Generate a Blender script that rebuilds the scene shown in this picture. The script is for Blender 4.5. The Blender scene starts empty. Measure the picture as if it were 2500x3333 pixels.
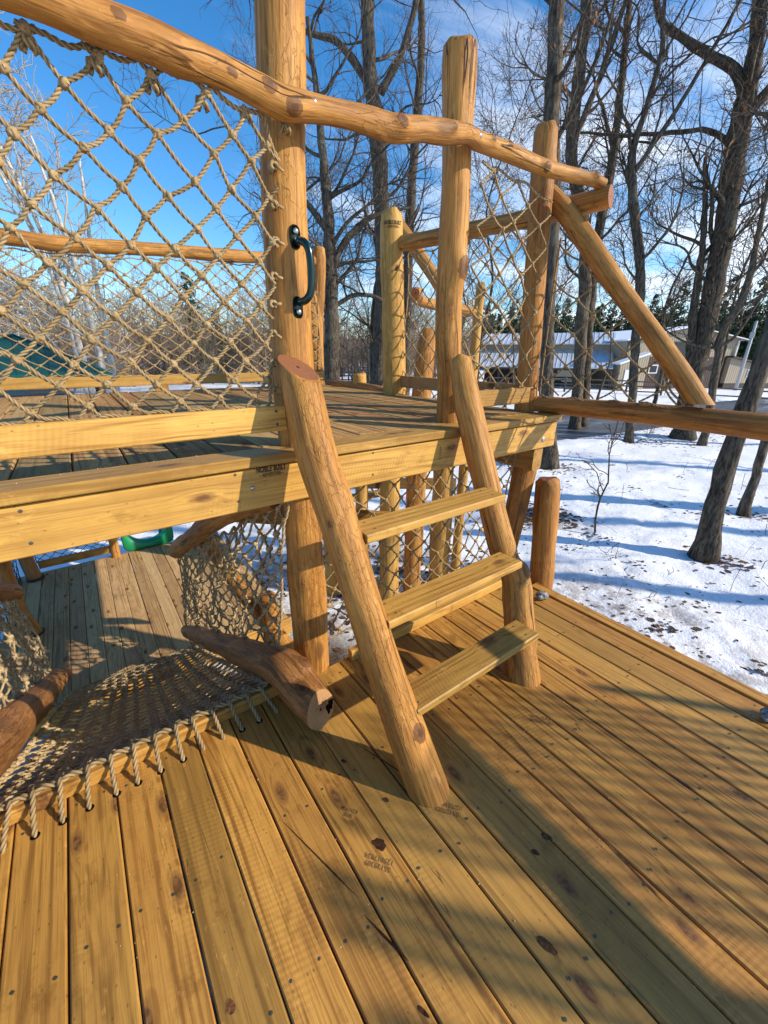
import bpy, math, random
import numpy as np
from mathutils import Vector, Matrix, noise

# ------------------------------------------------------------------ camera, sky, sun, exposure
SC = bpy.context.scene
COL = SC.collection
cam_data = bpy.data.cameras.new('camera')
cam_data.sensor_fit = 'HORIZONTAL'; cam_data.sensor_width = 36.0
cam_data.lens = 36.0 * 1311.98 / 2500.0
cam_data.clip_start = 0.05; cam_data.clip_end = 1500.0
cam = bpy.data.objects.new('camera', cam_data); COL.objects.link(cam)
cam.matrix_world = Matrix(((0.80517459, 0.21339008, -0.55331596, 0.0),
                           (-0.59301301, 0.2982473, -0.74791986, 0.0),
                           (0.00542632, 0.93032963, 0.36668424, 1.492),
                           (0, 0, 0, 1)))
SC.camera = cam
SUN_AZ = math.radians(-50.0)          # direction of the sun in the XY plane, from +X
SUN_EL = math.radians(27.5)
world = bpy.data.worlds.new('World'); SC.world = world; world.use_nodes = True
wn = world.node_tree; wn.nodes.clear()
def wnode(t, **k):
    n = wn.nodes.new(t)
    for a, b in k.items(): setattr(n, a, b)
    return n
sky = wnode('ShaderNodeTexSky', sky_type='NISHITA', sun_disc=False, sun_elevation=SUN_EL,
            sun_rotation=math.pi / 2 - SUN_AZ, air_density=1.0, dust_density=0.25, ozone_density=3.2, altitude=200.0)
# thin cirrus: noise over the sky dome seen as a flat layer high above
tc = wnode('ShaderNodeTexCoord'); sep = wnode('ShaderNodeSeparateXYZ')
wn.links.new(tc.outputs['Generated'], sep.inputs[0])
zc = wnode('ShaderNodeMath', operation='MAXIMUM'); wn.links.new(sep.outputs[2], zc.inputs[0]); zc.inputs[1].default_value = 0.03
za = wnode('ShaderNodeMath', operation='ADD'); wn.links.new(zc.outputs[0], za.inputs[0]); za.inputs[1].default_value = 0.12
dx = wnode('ShaderNodeMath', operation='DIVIDE'); wn.links.new(sep.outputs[0], dx.inputs[0]); wn.links.new(za.outputs[0], dx.inputs[1])
dy = wnode('ShaderNodeMath', operation='DIVIDE'); wn.links.new(sep.outputs[1], dy.inputs[0]); wn.links.new(za.outputs[0], dy.inputs[1])
cx = wnode('ShaderNodeCombineXYZ'); wn.links.new(dx.outputs[0], cx.inputs[0]); wn.links.new(dy.outputs[0], cx.inputs[1])
mp = wnode('ShaderNodeMapping'); mp.inputs['Rotation'].default_value = (0, 0, math.radians(35)); mp.inputs['Scale'].default_value = (0.75, 1.7, 1)
mp.inputs['Location'].default_value = (0.35, 0.9, 0)
wn.links.new(cx.outputs[0], mp.inputs[0])
cn = wnode('ShaderNodeTexNoise'); cn.inputs['Scale'].default_value = 0.9; cn.inputs['Detail'].default_value = 7; cn.inputs['Roughness'].default_value = 0.58; cn.inputs['Distortion'].default_value = 0.4
wn.links.new(mp.outputs[0], cn.inputs['Vector'])
# more cloud towards the east half of the sky
ew = wnode('ShaderNodeMath', operation='MULTIPLY_ADD'); wn.links.new(sep.outputs[0], ew.inputs[0]); ew.inputs[1].default_value = 0.34; ew.inputs[2].default_value = -0.18
ca = wnode('ShaderNodeMath', operation='ADD'); wn.links.new(cn.outputs['Fac'], ca.inputs[0]); wn.links.new(ew.outputs[0], ca.inputs[1])
cr = wnode('ShaderNodeMapRange', interpolation_type='SMOOTHSTEP'); wn.links.new(ca.outputs[0], cr.inputs['Value'])
cr.inputs['From Min'].default_value = 0.46; cr.inputs['From Max'].default_value = 0.76; cr.inputs['To Max'].default_value = 0.8
hs = wnode('ShaderNodeHueSaturation'); hs.inputs['Saturation'].default_value = 1.30; hs.inputs['Value'].default_value = 1.3
wn.links.new(sky.outputs[0], hs.inputs['Color'])
cm = wnode('ShaderNodeMix', data_type='RGBA'); wn.links.new(cr.outputs[0], cm.inputs[0])
wn.links.new(hs.outputs[0], cm.inputs[6]); cm.inputs[7].default_value = (7.6, 8.0, 8.6, 1)
bg = wnode('ShaderNodeBackground'); bg.inputs['Strength'].default_value = 0.14
wn.links.new(cm.outputs[2], bg.inputs['Color'])
wo = wnode('ShaderNodeOutputWorld'); wn.links.new(bg.outputs[0], wo.inputs[0])
sun_data = bpy.data.lights.new('sun', 'SUN'); sun_data.energy = 4.9; sun_data.angle = math.radians(0.55); sun_data.color = (1.0, 0.90, 0.74)
sun = bpy.data.objects.new('sun', sun_data); COL.objects.link(sun)
S = Vector((math.cos(SUN_AZ) * math.cos(SUN_EL), math.sin(SUN_AZ) * math.cos(SUN_EL), math.sin(SUN_EL)))
sun.rotation_euler = S.to_track_quat('Z', 'Y').to_euler()
SC.view_settings.view_transform = 'Standard'; SC.view_settings.look = 'None'
SC.view_settings.exposure = 0.32; SC.view_settings.gamma = 1.0; SC.view_settings.use_curve_mapping = False
SC.cycles.max_bounces = 8; SC.cycles.diffuse_bounces = 4; SC.cycles.use_denoising = True
GZ = -1.6                                            # ground level under the decks
PZ = 1.145                                           # walking surface of the raised platform

# ------------------------------------------------------------------ mesh helpers
def mesh_np(name, V, faces_list, smooth=True, attrs=None):
    """V (n,3); faces_list: list of int arrays (m,k)."""
    me = bpy.data.meshes.new(name)
    V = np.asarray(V, np.float32)
    me.vertices.add(len(V)); me.vertices.foreach_set('co', V.ravel())
    fl = [np.asarray(f, np.int32) for f in faces_list if len(f)]
    tot = sum(f.size for f in fl); npoly = sum(len(f) for f in fl)
    me.loops.add(tot); me.polygons.add(npoly)
    me.loops.foreach_set('vertex_index', np.concatenate([f.ravel() for f in fl]))
    st = []; o = 0
    for f in fl:
        st.append(o + np.arange(len(f), dtype=np.int32) * f.shape[1]); o += f.size
    me.polygons.foreach_set('loop_start', np.concatenate(st))
    me.polygons.foreach_set('use_smooth', np.full(npoly, bool(smooth)))
    me.update(calc_edges=True); me.validate()
    for k, a in (attrs or {}).items():
        a = np.asarray(a, np.float32)
        if a.ndim == 2:
            at = me.attributes.new(k, 'FLOAT_VECTOR', 'POINT'); at.data.foreach_set('vector', a.ravel())
        else:
            at = me.attributes.new(k, 'FLOAT', 'POINT'); at.data.foreach_set('value', a)
    return me

class MB:
    """collects shapes for one mesh"""
    def __init__(s): s.V = []; s.Q = []; s.T = []; s.n = 0; s.A = []
    def add(s, V, Q=None, T=None, A=None):
        V = np.asarray(V, float)
        if Q is not None and len(Q): s.Q.append(np.asarray(Q, int) + s.n)
        if T is not None and len(T): s.T.append(np.asarray(T, int) + s.n)
        s.V.append(V); s.n += len(V)
        if A is not None: s.A.append(A)
        return s
    def tube(s, P, R, sides=6, lobes=0, pitch=0.05, cap=True, ref=None, amp=0.2):
        s.add(*tube_geo(P, R, sides, lobes, pitch, cap, ref, amp)); return s
    def box(s, c, d, rz=0.0, rot=None):
        x, y, z = (q / 2 for q in d)
        v = np.array([(-x,-y,-z),(x,-y,-z),(x,y,-z),(-x,y,-z),(-x,-y,z),(x,-y,z),(x,y,z),(-x,y,z)])
        if rot is None:
            rot = np.array(Matrix.Rotation(rz, 3, 'Z'))
        v = v @ np.array(rot).T + np.array(c)
        s.add(v, [(0,3,2,1),(4,5,6,7),(0,1,5,4),(1,2,6,5),(2,3,7,6),(3,0,4,7)]); return s
    def mesh(s, name, smooth=True):
        fl = []
        if s.Q: fl.append(np.concatenate(s.Q))
        if s.T: fl.append(np.concatenate(s.T))
        at = None
        return mesh_np(name, np.concatenate(s.V), fl, smooth, at)
    def build(s, name, mat, parent=None, smooth=True):
        return put(name, s.mesh(name, smooth), mat, parent)

def tube_geo(P, R, sides=6, lobes=0, pitch=0.05, cap=True, ref=None, amp=0.2):
    P = np.asarray(P, float); n = len(P)
    R = np.full(n, R) if np.isscalar(R) else np.asarray(R, float)
    T = np.gradient(P, axis=0); T /= np.maximum(np.linalg.norm(T, axis=1), 1e-9)[:, None]
    if ref is None:
        d = P[-1] - P[0]; ref = np.eye(3)[np.argmin(np.abs(d))]
    A = np.cross(T, ref); A /= np.maximum(np.linalg.norm(A, axis=1), 1e-9)[:, None]
    B = np.cross(T, A)
    th = np.arange(sides) * 2 * math.pi / sides
    if lobes:
        L = np.concatenate([[0], np.cumsum(np.linalg.norm(np.diff(P, axis=0), axis=1))])
        ph = th[None, :] * lobes - (L * 2 * math.pi / pitch)[:, None] * lobes
        rr = R[:, None] * (1 + amp * np.cos(ph))
    else:
        rr = np.repeat(R[:, None], sides, 1)
    V = P[:, None, :] + rr[:, :, None] * (np.cos(th)[None, :, None] * A[:, None, :] + np.sin(th)[None, :, None] * B[:, None, :])
    V = V.reshape(-1, 3)
    i = np.arange(n - 1)[:, None] * sides; j = np.arange(sides)[None, :]; k = (j + 1) % sides
    Q = np.stack([i + j, i + sides + j, i + sides + k, i + k], -1).reshape(-1, 4)
    Tt = []
    if cap and sides > 2:
        V = np.vstack([V, P[:1], P[-1:]]); c0 = n * sides; c1 = c0 + 1
        jj = np.arange(sides); kk = (jj + 1) % sides
        Tt = np.vstack([np.stack([np.full(sides, c0), jj, kk], 1), np.stack([np.full(sides, c1), (n-1)*sides + kk, (n-1)*sides + jj], 1)])
    return V, Q, Tt

def spline(P, step):
    """Catmull-Rom resample of rows (any width; first 3 columns are position)"""
    P = np.asarray(P, float)
    if len(P) == 2:
        L = np.linalg.norm(P[1, :3] - P[0, :3]); m = max(2, int(L / step) + 1)
        t = np.linspace(0, 1, m)[:, None]; return P[0] * (1 - t) + P[1] * t
    Q = np.vstack([2 * P[0] - P[1], P, 2 * P[-1] - P[-2]]); out = []
    for i in range(1, len(Q) - 2):
        L = np.linalg.norm(Q[i + 1, :3] - Q[i, :3]); m = max(1, int(round(L / step)))
        t = (np.arange(m) / m)[:, None]
        a, b, c, d = Q[i - 1], Q[i], Q[i + 1], Q[i + 2]
        out.append(0.5 * (2 * b + (c - a) * t + (2 * a - 5 * b + 4 * c - d) * t ** 2 + (3 * b - a - 3 * c + d) * t ** 3))
    return np.vstack(out + [P[-1:]])

def put(name, me, mat, parent=None, loc=None, rot=None):
    o = bpy.data.objects.new(name, me); COL.objects.link(o)
    if mat is not None and not me.materials: me.materials.append(mat)
    if loc is not None: o.location = loc
    if rot is not None: o.rotation_euler = rot
    if parent is not None: adopt(o, parent)
    return o
def adopt(o, parent):
    o.parent = parent; o.matrix_parent_inverse = parent.matrix_basis.inverted()
def mark(o, label=None, cat=None, group=None, kind=None):
    if label: o['label'] = label
    if cat: o['category'] = cat
    if group: o['group'] = group
    if kind: o['kind'] = kind
    return o
def root(name, loc, label, cat, group=None):
    o = bpy.data.objects.new(name, None); COL.objects.link(o); o.location = loc; o.empty_display_size = 0.1
    return mark(o, label, cat, group)
# ------------------------------------------------------------------ materials
class NT:
    def __init__(s, name):
        s.m = bpy.data.materials.new(name); s.m.use_nodes = True; s.t = s.m.node_tree; s.t.nodes.clear()
        s.b = s.t.nodes.new('ShaderNodeBsdfPrincipled'); o = s.t.nodes.new('ShaderNodeOutputMaterial'); s.t.links.new(s.b.outputs[0], o.inputs[0])
        s.o = o
    def setin(s, sock, v):
        if isinstance(v, bpy.types.NodeSocket): s.t.links.new(v, sock)
        else:
            if sock.type == 'RGBA' and len(v) == 3: v = (*v, 1)
            sock.default_value = v
    def math(s, op, a, b=0.5, c=0.5, clamp=False):
        n = s.t.nodes.new('ShaderNodeMath'); n.operation = op; n.use_clamp = clamp
        for i, v in enumerate((a, b, c)): s.setin(n.inputs[i], v)
        return n.outputs[0]
    def vmul(s, v, k, add=(0, 0, 0)):
        n = s.t.nodes.new('ShaderNodeVectorMath'); n.operation = 'MULTIPLY_ADD'
        s.setin(n.inputs[0], v); s.setin(n.inputs[1], k); s.setin(n.inputs[2], add); return n.outputs[0]
    def noise(s, v, scale=1.0, detail=3.0, rough=0.5, dist=0.0):
        n = s.t.nodes.new('ShaderNodeTexNoise'); s.setin(n.inputs['Vector'], v)
        n.inputs['Scale'].default_value = scale; n.inputs['Detail'].default_value = detail
        n.inputs['Roughness'].default_value = rough; n.inputs['Distortion'].default_value = dist
        return n.outputs['Fac']
    def vor(s, v, scale=1.0, feature='F1', dim='3D'):
        n = s.t.nodes.new('ShaderNodeTexVoronoi'); n.feature = feature; n.voronoi_dimensions = dim; s.setin(n.inputs['Vector'], v); n.inputs['Scale'].default_value = scale
        return n
    def ramp(s, v, a, b, c=0.0, d=1.0, smooth=True):
        n = s.t.nodes.new('ShaderNodeMapRange'); n.interpolation_type = 'SMOOTHSTEP' if smooth else 'LINEAR'
        s.setin(n.inputs['Value'], v); n.inputs['From Min'].default_value = a; n.inputs['From Max'].default_value = b
        n.inputs['To Min'].default_value = c; n.inputs['To Max'].default_value = d; return n.outputs[0]
    def mix(s, f, a, b, mode='MIX'):
        n = s.t.nodes.new('ShaderNodeMix'); n.data_type = 'RGBA'; n.blend_type = mode
        s.setin(n.inputs[0], f); s.setin(n.inputs[6], a); s.setin(n.inputs[7], b); return n.outputs[2]
    def attr(s, name):
        n = s.t.nodes.new('ShaderNodeAttribute'); n.attribute_name = name; return n
    def tex(s, which='Object'):
        return s.t.nodes.new('ShaderNodeTexCoord').outputs[which]
    def rand(s): return s.t.nodes.new('ShaderNodeObjectInfo').outputs['Random']
    def xyz(s, v):
        n = s.t.nodes.new('ShaderNodeSeparateXYZ'); s.setin(n.inputs[0], v); return n.outputs
    def comb(s, x, y, z):
        n = s.t.nodes.new('ShaderNodeCombineXYZ')
        for i, v in enumerate((x, y, z)): s.setin(n.inputs[i], v)
        return n.outputs[0]
    def bump(s, h, strength=0.3, dist=0.002):
        n = s.t.nodes.new('ShaderNodeBump'); n.inputs['Strength'].default_value = strength; n.inputs['Distance'].default_value = dist
        s.setin(n.inputs['Height'], h); s.t.links.new(n.outputs[0], s.b.inputs['Normal'])
    def out(s, color, rough=0.6, spec=0.5, metal=0.0):
        s.setin(s.b.inputs['Base Color'], color); s.setin(s.b.inputs['Roughness'], rough)
        s.b.inputs['Specular IOR Level'].default_value = spec; s.b.inputs['Metallic'].default_value = metal
        return s.m

def board_mat(name, light, mid, dark, gloss=0.45, red=(0.30, 0.13, 0.04), green=(0.30, 0.20, 0.055), tint=0.5, spec=0.3):
    g = NT(name)
    r = g.rand()
    off = g.comb(g.math('MULTIPLY', r, 13.7), g.math('MULTIPLY', r, 91.3), g.math('MULTIPLY', r, 7.1))
    v = g.vmul(g.tex('Object'), (1, 1, 1), off)
    x, y, z = g.xyz(v)
    n1 = g.noise(g.vmul(v, (5.5, 0.5, 5.5)), 1.0, 1.5, 0.4)
    k = g.math('MULTIPLY_ADD', g.math('FRACT', g.math('MULTIPLY', r, 37.0)), 9.0, 5.0)
    gc = g.math('ADD', g.math('MULTIPLY', n1, k), g.math('MULTIPLY', x, 22.0))
    # knots: sparse cells
    vo = g.vor(g.vmul(v, (7.2, 3.0, 7.2)), 1.0, dim='2D')
    d = vo.outputs['Distance']; cell = g.xyz(vo.outputs['Color'])[0]
    on = g.math('GREATER_THAN', cell, 0.66)
    near = g.math('MULTIPLY', on, g.ramp(d, 0.42, 0.0))
    gc = g.math('MULTIPLY_ADD', near, 1.6, gc)
    # growth rings as long lines
    w = g.math('SINE', g.math('MULTIPLY', gc, 2 * math.pi))
    lines = g.noise(g.vmul(v, (75, 0.9, 75)), 1.0, 2, 0.5)
    rings = g.math('MULTIPLY', g.ramp(w, 0.0, 1.0), g.ramp(lines, 0.35, 0.6))
    w2 = g.math('SINE', g.math('MULTIPLY', gc, 2 * math.pi * 0.37))
    fib = g.noise(g.vmul(v, (260, 6, 260)), 1.0, 3, 0.6)
    blot = g.noise(g.vmul(v, (5, 1.4, 5)), 1.0, 5, 0.6)
    sm = g.noise(g.vmul(v, (14, 9, 14)), 1.0, 4, 0.6)
    chat = g.math('SINE', g.math('MULTIPLY', g.math('MULTIPLY_ADD', x, 0.25, y), 2 * math.pi * 62))
    chm = g.ramp(g.noise(g.vmul(v, (3, 2, 3)), 1.0, 2), 0.45, 0.7)
    chat = g.math('MULTIPLY', g.math('MULTIPLY_ADD', chat, 0.5, 0.5), chm)
    c = g.mix(g.ramp(blot, 0.3, 0.7), light, mid)
    c = g.mix(g.math('MULTIPLY', g.ramp(sm, 0.5, 0.72), 0.30), c, dark)
    c = g.mix(g.math('MULTIPLY', rings, g.ramp(blot, 0.75, 0.3, 0.34, 0.78)), c, dark)
    c = g.mix(g.math('MULTIPLY', g.ramp(w2, 0.3, 1.0), 0.14), c, red)
    c = g.mix(g.math('MULTIPLY', g.ramp(lines, 0.50, 0.68), 0.48), c, dark)
    c = g.mix(g.math('MULTIPLY', g.ramp(fib, 0.48, 0.68), 0.46), c, dark)
    c = g.mix(g.math('MULTIPLY', chat, 0.20), c, dark)
    big = g.noise(g.vmul(v, (2.2, 1.5, 2.2)), 1.0, 4, 0.65)
    c = g.mix(g.math('MULTIPLY', g.ramp(big, 0.52, 0.70), 0.35), c, dark)
    # board to board
    t = g.math('FRACT', g.math('MULTIPLY', r, 11.0))
    c = g.mix(g.math('MULTIPLY', g.ramp(t, 0.55, 1.0), tint), c, green)
    c = g.mix(g.math('MULTIPLY', g.ramp(t, 0.35, 0.0), tint * 0.8), c, red)
    val = g.math('MULTIPLY_ADD', g.math('FRACT', g.math('MULTIPLY', r, 53.0)), 0.46, 0.77)
    c = g.mix(1.0, c, g.comb(val, val, val), 'MULTIPLY')
    scuff = g.noise(g.vmul(v, (26, 9, 26)), 1.0, 5, 0.75)
    c = g.mix(g.math('MULTIPLY', g.ramp(scuff, 0.60, 0.70), 0.35), c, tuple(min(1, q * 1.35 + .03) for q in light))
    stain = g.noise(g.vmul(v, (7, 5, 7), (3, 9, 1)), 1.0, 6, 0.7)
    c = g.mix(g.math('MULTIPLY', g.ramp(stain, 0.56, 0.68), 0.45), c, tuple(q * 0.9 for q in dark))
    # pitch streaks: long thin dark cracks here and there
    cr = g.noise(g.vmul(v, (22, 0.8, 22)), 1.0, 2, 0.4)
    crk = g.math('MULTIPLY', g.ramp(g.math('ABSOLUTE', g.math('SUBTRACT', cr, 0.5)), 0.008, 0.001), g.ramp(g.noise(g.vmul(v, (4, 1.1, 4)), 1.0, 2), 0.60, 0.68))
    c = g.mix(g.math('MULTIPLY', crk, 0.85), c, (0.05, 0.018, 0.006))
    # knots
    dk = g.math('MULTIPLY_ADD', g.math('SUBTRACT', sm, 0.5), 0.10, d)
    ring = g.math('MULTIPLY', on, g.ramp(dk, 0.17, 0.11)); core = g.math('MULTIPLY', on, g.ramp(dk, 0.105, 0.075))
    kc = g.mix(g.ramp(g.noise(g.vmul(v, (60, 60, 60)), 1.0, 3), 0.35, 0.7), (0.10, 0.04, 0.014), (0.24, 0.115, 0.04))
    c = g.mix(g.math('MULTIPLY', ring, 0.55), c, (0.20, 0.09, 0.028)); c = g.mix(g.math('MULTIPLY', core, 0.85), c, kc)
    spk = g.vor(g.vmul(v, (38, 20, 38)), 1.0, dim='2D')
    sp = g.math('MULTIPLY', g.ramp(spk.outputs['Distance'], 0.10, 0.05), g.math('GREATER_THAN', g.xyz(spk.outputs['Color'])[1], 0.80))
    c = g.mix(g.math('MULTIPLY', sp, 0.55), c, (0.10, 0.05, 0.02))
    h = g.math('ADD', g.math('MULTIPLY', rings, 0.5), g.math('ADD', g.math('MULTIPLY', fib, 0.8), g.math('MULTIPLY', chat, 0.5)))
    h = g.math('SUBTRACT', h, g.math('MULTIPLY', crk, 2.0))
    g.bump(h, 0.45, 0.0016)
    rg = g.math('MULTIPLY_ADD', sm, 0.30, gloss - 0.12)
    return g.out(c, rg, spec)

def log_mat(name, light, mid, dark, rough=0.5, capc=(0.27, 0.105, 0.045)):
    g = NT(name)
    r = g.rand()
    off = g.comb(0, 0, g.math('MULTIPLY', r, 61.3))
    v = g.vmul(g.attr('lc').outputs['Vector'], (1, 1, 1), off)
    patch = g.noise(g.vmul(v, (7, 7, 1.7)), 1.0, 4, 0.6)
    st = g.noise(g.vmul(v, (42, 42, 2.2)), 1.0, 4, 0.6, 0.3)
    fib = g.noise(g.vmul(v, (230, 230, 8)), 1.0, 3, 0.6)
    c = g.mix(g.ramp(patch, 0.32, 0.68), light, mid)
    c = g.mix(g.math('MULTIPLY', g.ramp(st, 0.46, 0.70), 0.75), c, dark)
    fine = g.noise(g.vmul(v, (95, 95, 3.2)), 1.0, 3, 0.6)
    c = g.mix(g.math('MULTIPLY', g.ramp(fine, 0.50, 0.68), 0.55), c, dark)
    c = g.mix(g.math('MULTIPLY', g.ramp(fib, 0.5, 0.72), 0.45), c, dark)
    pal = g.noise(g.vmul(v, (11, 11, 3.0)), 1.0, 4, 0.7)
    c = g.mix(g.math('MULTIPLY', g.ramp(pal, 0.54, 0.70), 0.45), c, tuple(min(1, q * 1.25) for q in light))
    # beetle / cambium traces: thin contour squiggles
    q = g.noise(g.vmul(v, (34, 34, 11)), 1.0, 1.5, 0.4)
    sq = g.math('MULTIPLY', g.ramp(g.math('ABSOLUTE', g.math('SUBTRACT', q, 0.5)), 0.020, 0.006), g.ramp(g.noise(g.vmul(v, (5, 5, 2)), 1.0, 2), 0.52, 0.62))
    c = g.mix(g.math('MULTIPLY', sq, 0.6), c, dark)
    # crackle of the dried inner bark
    vd = g.noise(g.vmul(v, (40, 40, 16)), 1.0, 2)
    ve = g.vor(g.vmul(v, (52, 52, 15), g.comb(g.math('MULTIPLY', vd, 1.6), vd, g.math('MULTIPLY', vd, 2.2))), 1.0, 'DISTANCE_TO_EDGE').outputs['Distance']
    ck = g.math('MULTIPLY', g.ramp(ve, 0.045, 0.012), g.ramp(g.noise(g.vmul(v, (6, 6, 2.5)), 1.0, 3), 0.46, 0.60))
    c = g.mix(g.math('MULTIPLY', ck, 0.26), c, dark)
    tool = g.noise(g.vmul(v, (30, 30, 14)), 1.0, 2, 0.5)
    c = g.mix(g.math('MULTIPLY', g.ramp(tool, 0.58, 0.70), 0.30), c, tuple(min(1, q * 1.3 + .02) for q in light))
    # brown bark stains
    sn = g.noise(g.vmul(v, (16, 16, 3.5)), 1.0, 5, 0.7)
    c = g.mix(g.math('MULTIPLY', g.ramp(sn, 0.60, 0.74), 0.5), c, (0.15, 0.065, 0.022))
    # drying checks
    cr = g.noise(g.vmul(v, (13, 13, 0.55)), 1.0, 2.5, 0.5)
    crk = g.math('MULTIPLY', g.ramp(g.math('ABSOLUTE', g.math('SUBTRACT', cr, 0.5)), 0.013, 0.003), g.ramp(g.noise(g.vmul(v, (3, 3, 1.0)), 1.0, 2), 0.50, 0.60))
    c = g.mix(g.math('MULTIPLY', crk, 0.9), c, (0.04, 0.016, 0.006))
    # knots modelled in the mesh carry 'kn'
    kn = g.attr('kn').outputs['Fac']
    kn2 = g.math('MULTIPLY_ADD', g.math('SUBTRACT', g.noise(g.vmul(v, (60, 60, 60)), 1.0, 3), 0.5), 0.35, kn)
    kc = g.mix(g.ramp(kn2, 0.72, 0.95), (0.150, 0.062, 0.022), (0.055, 0.021, 0.008))
    c = g.mix(g.math('MULTIPLY', g.ramp(kn2, 0.42, 0.56), 0.9), c, kc)
    c = g.mix(g.math('MULTIPLY', g.ramp(g.math('ABSOLUTE', g.math('SUBTRACT', kn2, 0.46)), 0.06, 0.01), 0.7), c, (0.07, 0.027, 0.010))
    # small random knots
    vo = g.vor(g.vmul(v, (7, 7, 3.0)), 1.0)
    on = g.math('GREATER_THAN', g.xyz(vo.outputs['Color'])[0], 0.80)
    kk = g.math('MULTIPLY', on, g.ramp(vo.outputs['Distance'], 0.24, 0.12))
    c = g.mix(g.math('MULTIPLY', kk, 0.75), c, (0.13, 0.055, 0.02))
    # sawn end grain
    cap = g.attr('cap').outputs['Fac']
    lx = g.xyz(g.attr('lc').outputs['Vector'])
    rad = g.math('SQRT', g.math('ADD', g.math('MULTIPLY', lx[0], lx[0]), g.math('MULTIPLY', lx[1], lx[1])))
    rr = g.math('MULTIPLY_ADD', g.noise(g.vmul(v, (30, 30, 30)), 1.0, 3), 0.012, rad)
    er = g.ramp(g.math('SINE', g.math('MULTIPLY', rr, 2 * math.pi * 150)), -0.2, 1.0)
    ec = g.mix(g.math('MULTIPLY', er, 0.45), capc, tuple(q * 0.55 for q in capc))
    ec = g.mix(g.ramp(rad, 0.008, 0.004), ec, (0.03, 0.012, 0.006))
    c = g.mix(cap, c, ec)
    h = g.math('ADD', g.math('MULTIPLY', st, 1.0), g.math('MULTIPLY', fib, 0.6)); h = g.math('SUBTRACT', g.math('ADD', h, g.math('MULTIPLY', tool, 1.2)), g.math('ADD', g.math('MULTIPLY', crk, 3.0), g.math('MULTIPLY', ck, 0.8)))
    g.bump(h, 0.7, 0.004)
    return g.out(c, g.math('MULTIPLY_ADD', st, 0.25, rough - 0.05), 0.25)

def plain(name, col, rough=0.6, metal=0.0, spec=0.5, var=0.0, scale=20.0):
    g = NT(name)
    c = col
    if var:
        n = g.noise(g.tex('Object'), scale, 4, 0.6)
        c = g.mix(g.ramp(n, 0.3, 0.7), tuple(q * (1 - var) for q in col), tuple(min(1, q * (1 + var)) for q in col))
    return g.out(c, rough, spec, metal)

M = {}
M['deck'] = board_mat('deck_board', (0.62, 0.325, 0.070), (0.47, 0.226, 0.045), (0.15, 0.058, 0.011), 0.42, red=(0.33, 0.150, 0.038), green=(0.36, 0.215, 0.055))
M['upper'] = board_mat('platform_board', (0.54, 0.315, 0.120), (0.43, 0.235, 0.085), (0.18, 0.085, 0.028), 0.72, red=(0.40, 0.160, 0.065), green=(0.36, 0.255, 0.110), spec=0.06)
M['beam'] = board_mat('pine_board', (0.58, 0.335, 0.078), (0.47, 0.250, 0.050), (0.24, 0.110, 0.020), 0.5, tint=0.25)
M['far_board'] = board_mat('grey_tan_board', (0.60, 0.375, 0.165), (0.48, 0.285, 0.118), (0.22, 0.115, 0.045), 0.6, red=(0.44, 0.24, 0.12), green=(0.46, 0.32, 0.15), spec=0.08)
M['log'] = log_mat('peeled_log', (0.52, 0.252, 0.058), (0.39, 0.168, 0.035), (0.145, 0.055, 0.012))
M['log_pale'] = log_mat('pale_log', (0.58, 0.335, 0.082), (0.47, 0.250, 0.056), (0.28, 0.130, 0.030))
M['log_red'] = log_mat('orange_log', (0.45, 0.202, 0.046), (0.33, 0.137, 0.029), (0.14, 0.050, 0.012))
M['log_dark'] = log_mat('dark_log', (0.38, 0.175, 0.055), (0.26, 0.112, 0.034), (0.08, 0.030, 0.010), 0.42, capc=(0.42, 0.23, 0.10))
def rope_mat(name, a, b):
    g = NT(name); n = g.noise(g.tex('Object'), 14, 4, 0.6); f = g.noise(g.tex('Object'), 260, 2, 0.6)
    c = g.mix(g.ramp(n, 0.3, 0.7), a, b); c = g.mix(g.math('MULTIPLY', g.ramp(f, 0.5, 0.75), 0.4), c, tuple(q * 0.5 for q in b))
    c = g.mix(g.math('MULTIPLY', g.ramp(g.attr('groove').outputs['Fac'], 0.35, 1.0), 0.8), c, tuple(q * 0.28 for q in b))   # occlusion shade painted into the strand grooves to bring out the twist
    g.bump(f, 0.5, 0.001); return g.out(c, 0.85, 0.15)
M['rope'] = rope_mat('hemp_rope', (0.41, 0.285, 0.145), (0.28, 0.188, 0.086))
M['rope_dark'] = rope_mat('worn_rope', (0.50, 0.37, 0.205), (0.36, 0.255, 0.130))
M['rope_black'] = plain('black_cord', (0.012, 0.013, 0.015), 0.6)
M['steel'] = plain('zinc_steel', (0.42, 0.43, 0.44), 0.35, 0.9)
M['screw'] = plain('green_screw', (0.085, 0.095, 0.075), 0.5, 0.5)
M['green_paint'] = plain('green_powder_coat', (0.001, 0.016, 0.013), 0.2)
M['green_plastic'] = plain('green_plastic', (0.004, 0.23, 0.085), 0.35, var=0.06, scale=6)
M['ink'] = plain('brand_burn', (0.035, 0.022, 0.012), 0.8)
M['ink2'] = plain('stamp_ink', (0.19, 0.095, 0.03), 0.7, var=.4, scale=150)
M['rubber'] = plain('black_rubber', (0.02, 0.02, 0.02), 0.6)
M['hole'] = plain('rot_hole', (0.012, 0.007, 0.004), 0.95, spec=0.0)
M['stone'] = plain('grey_stone', (0.20, 0.20, 0.20), 0.8, var=0.6, scale=60)
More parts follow.
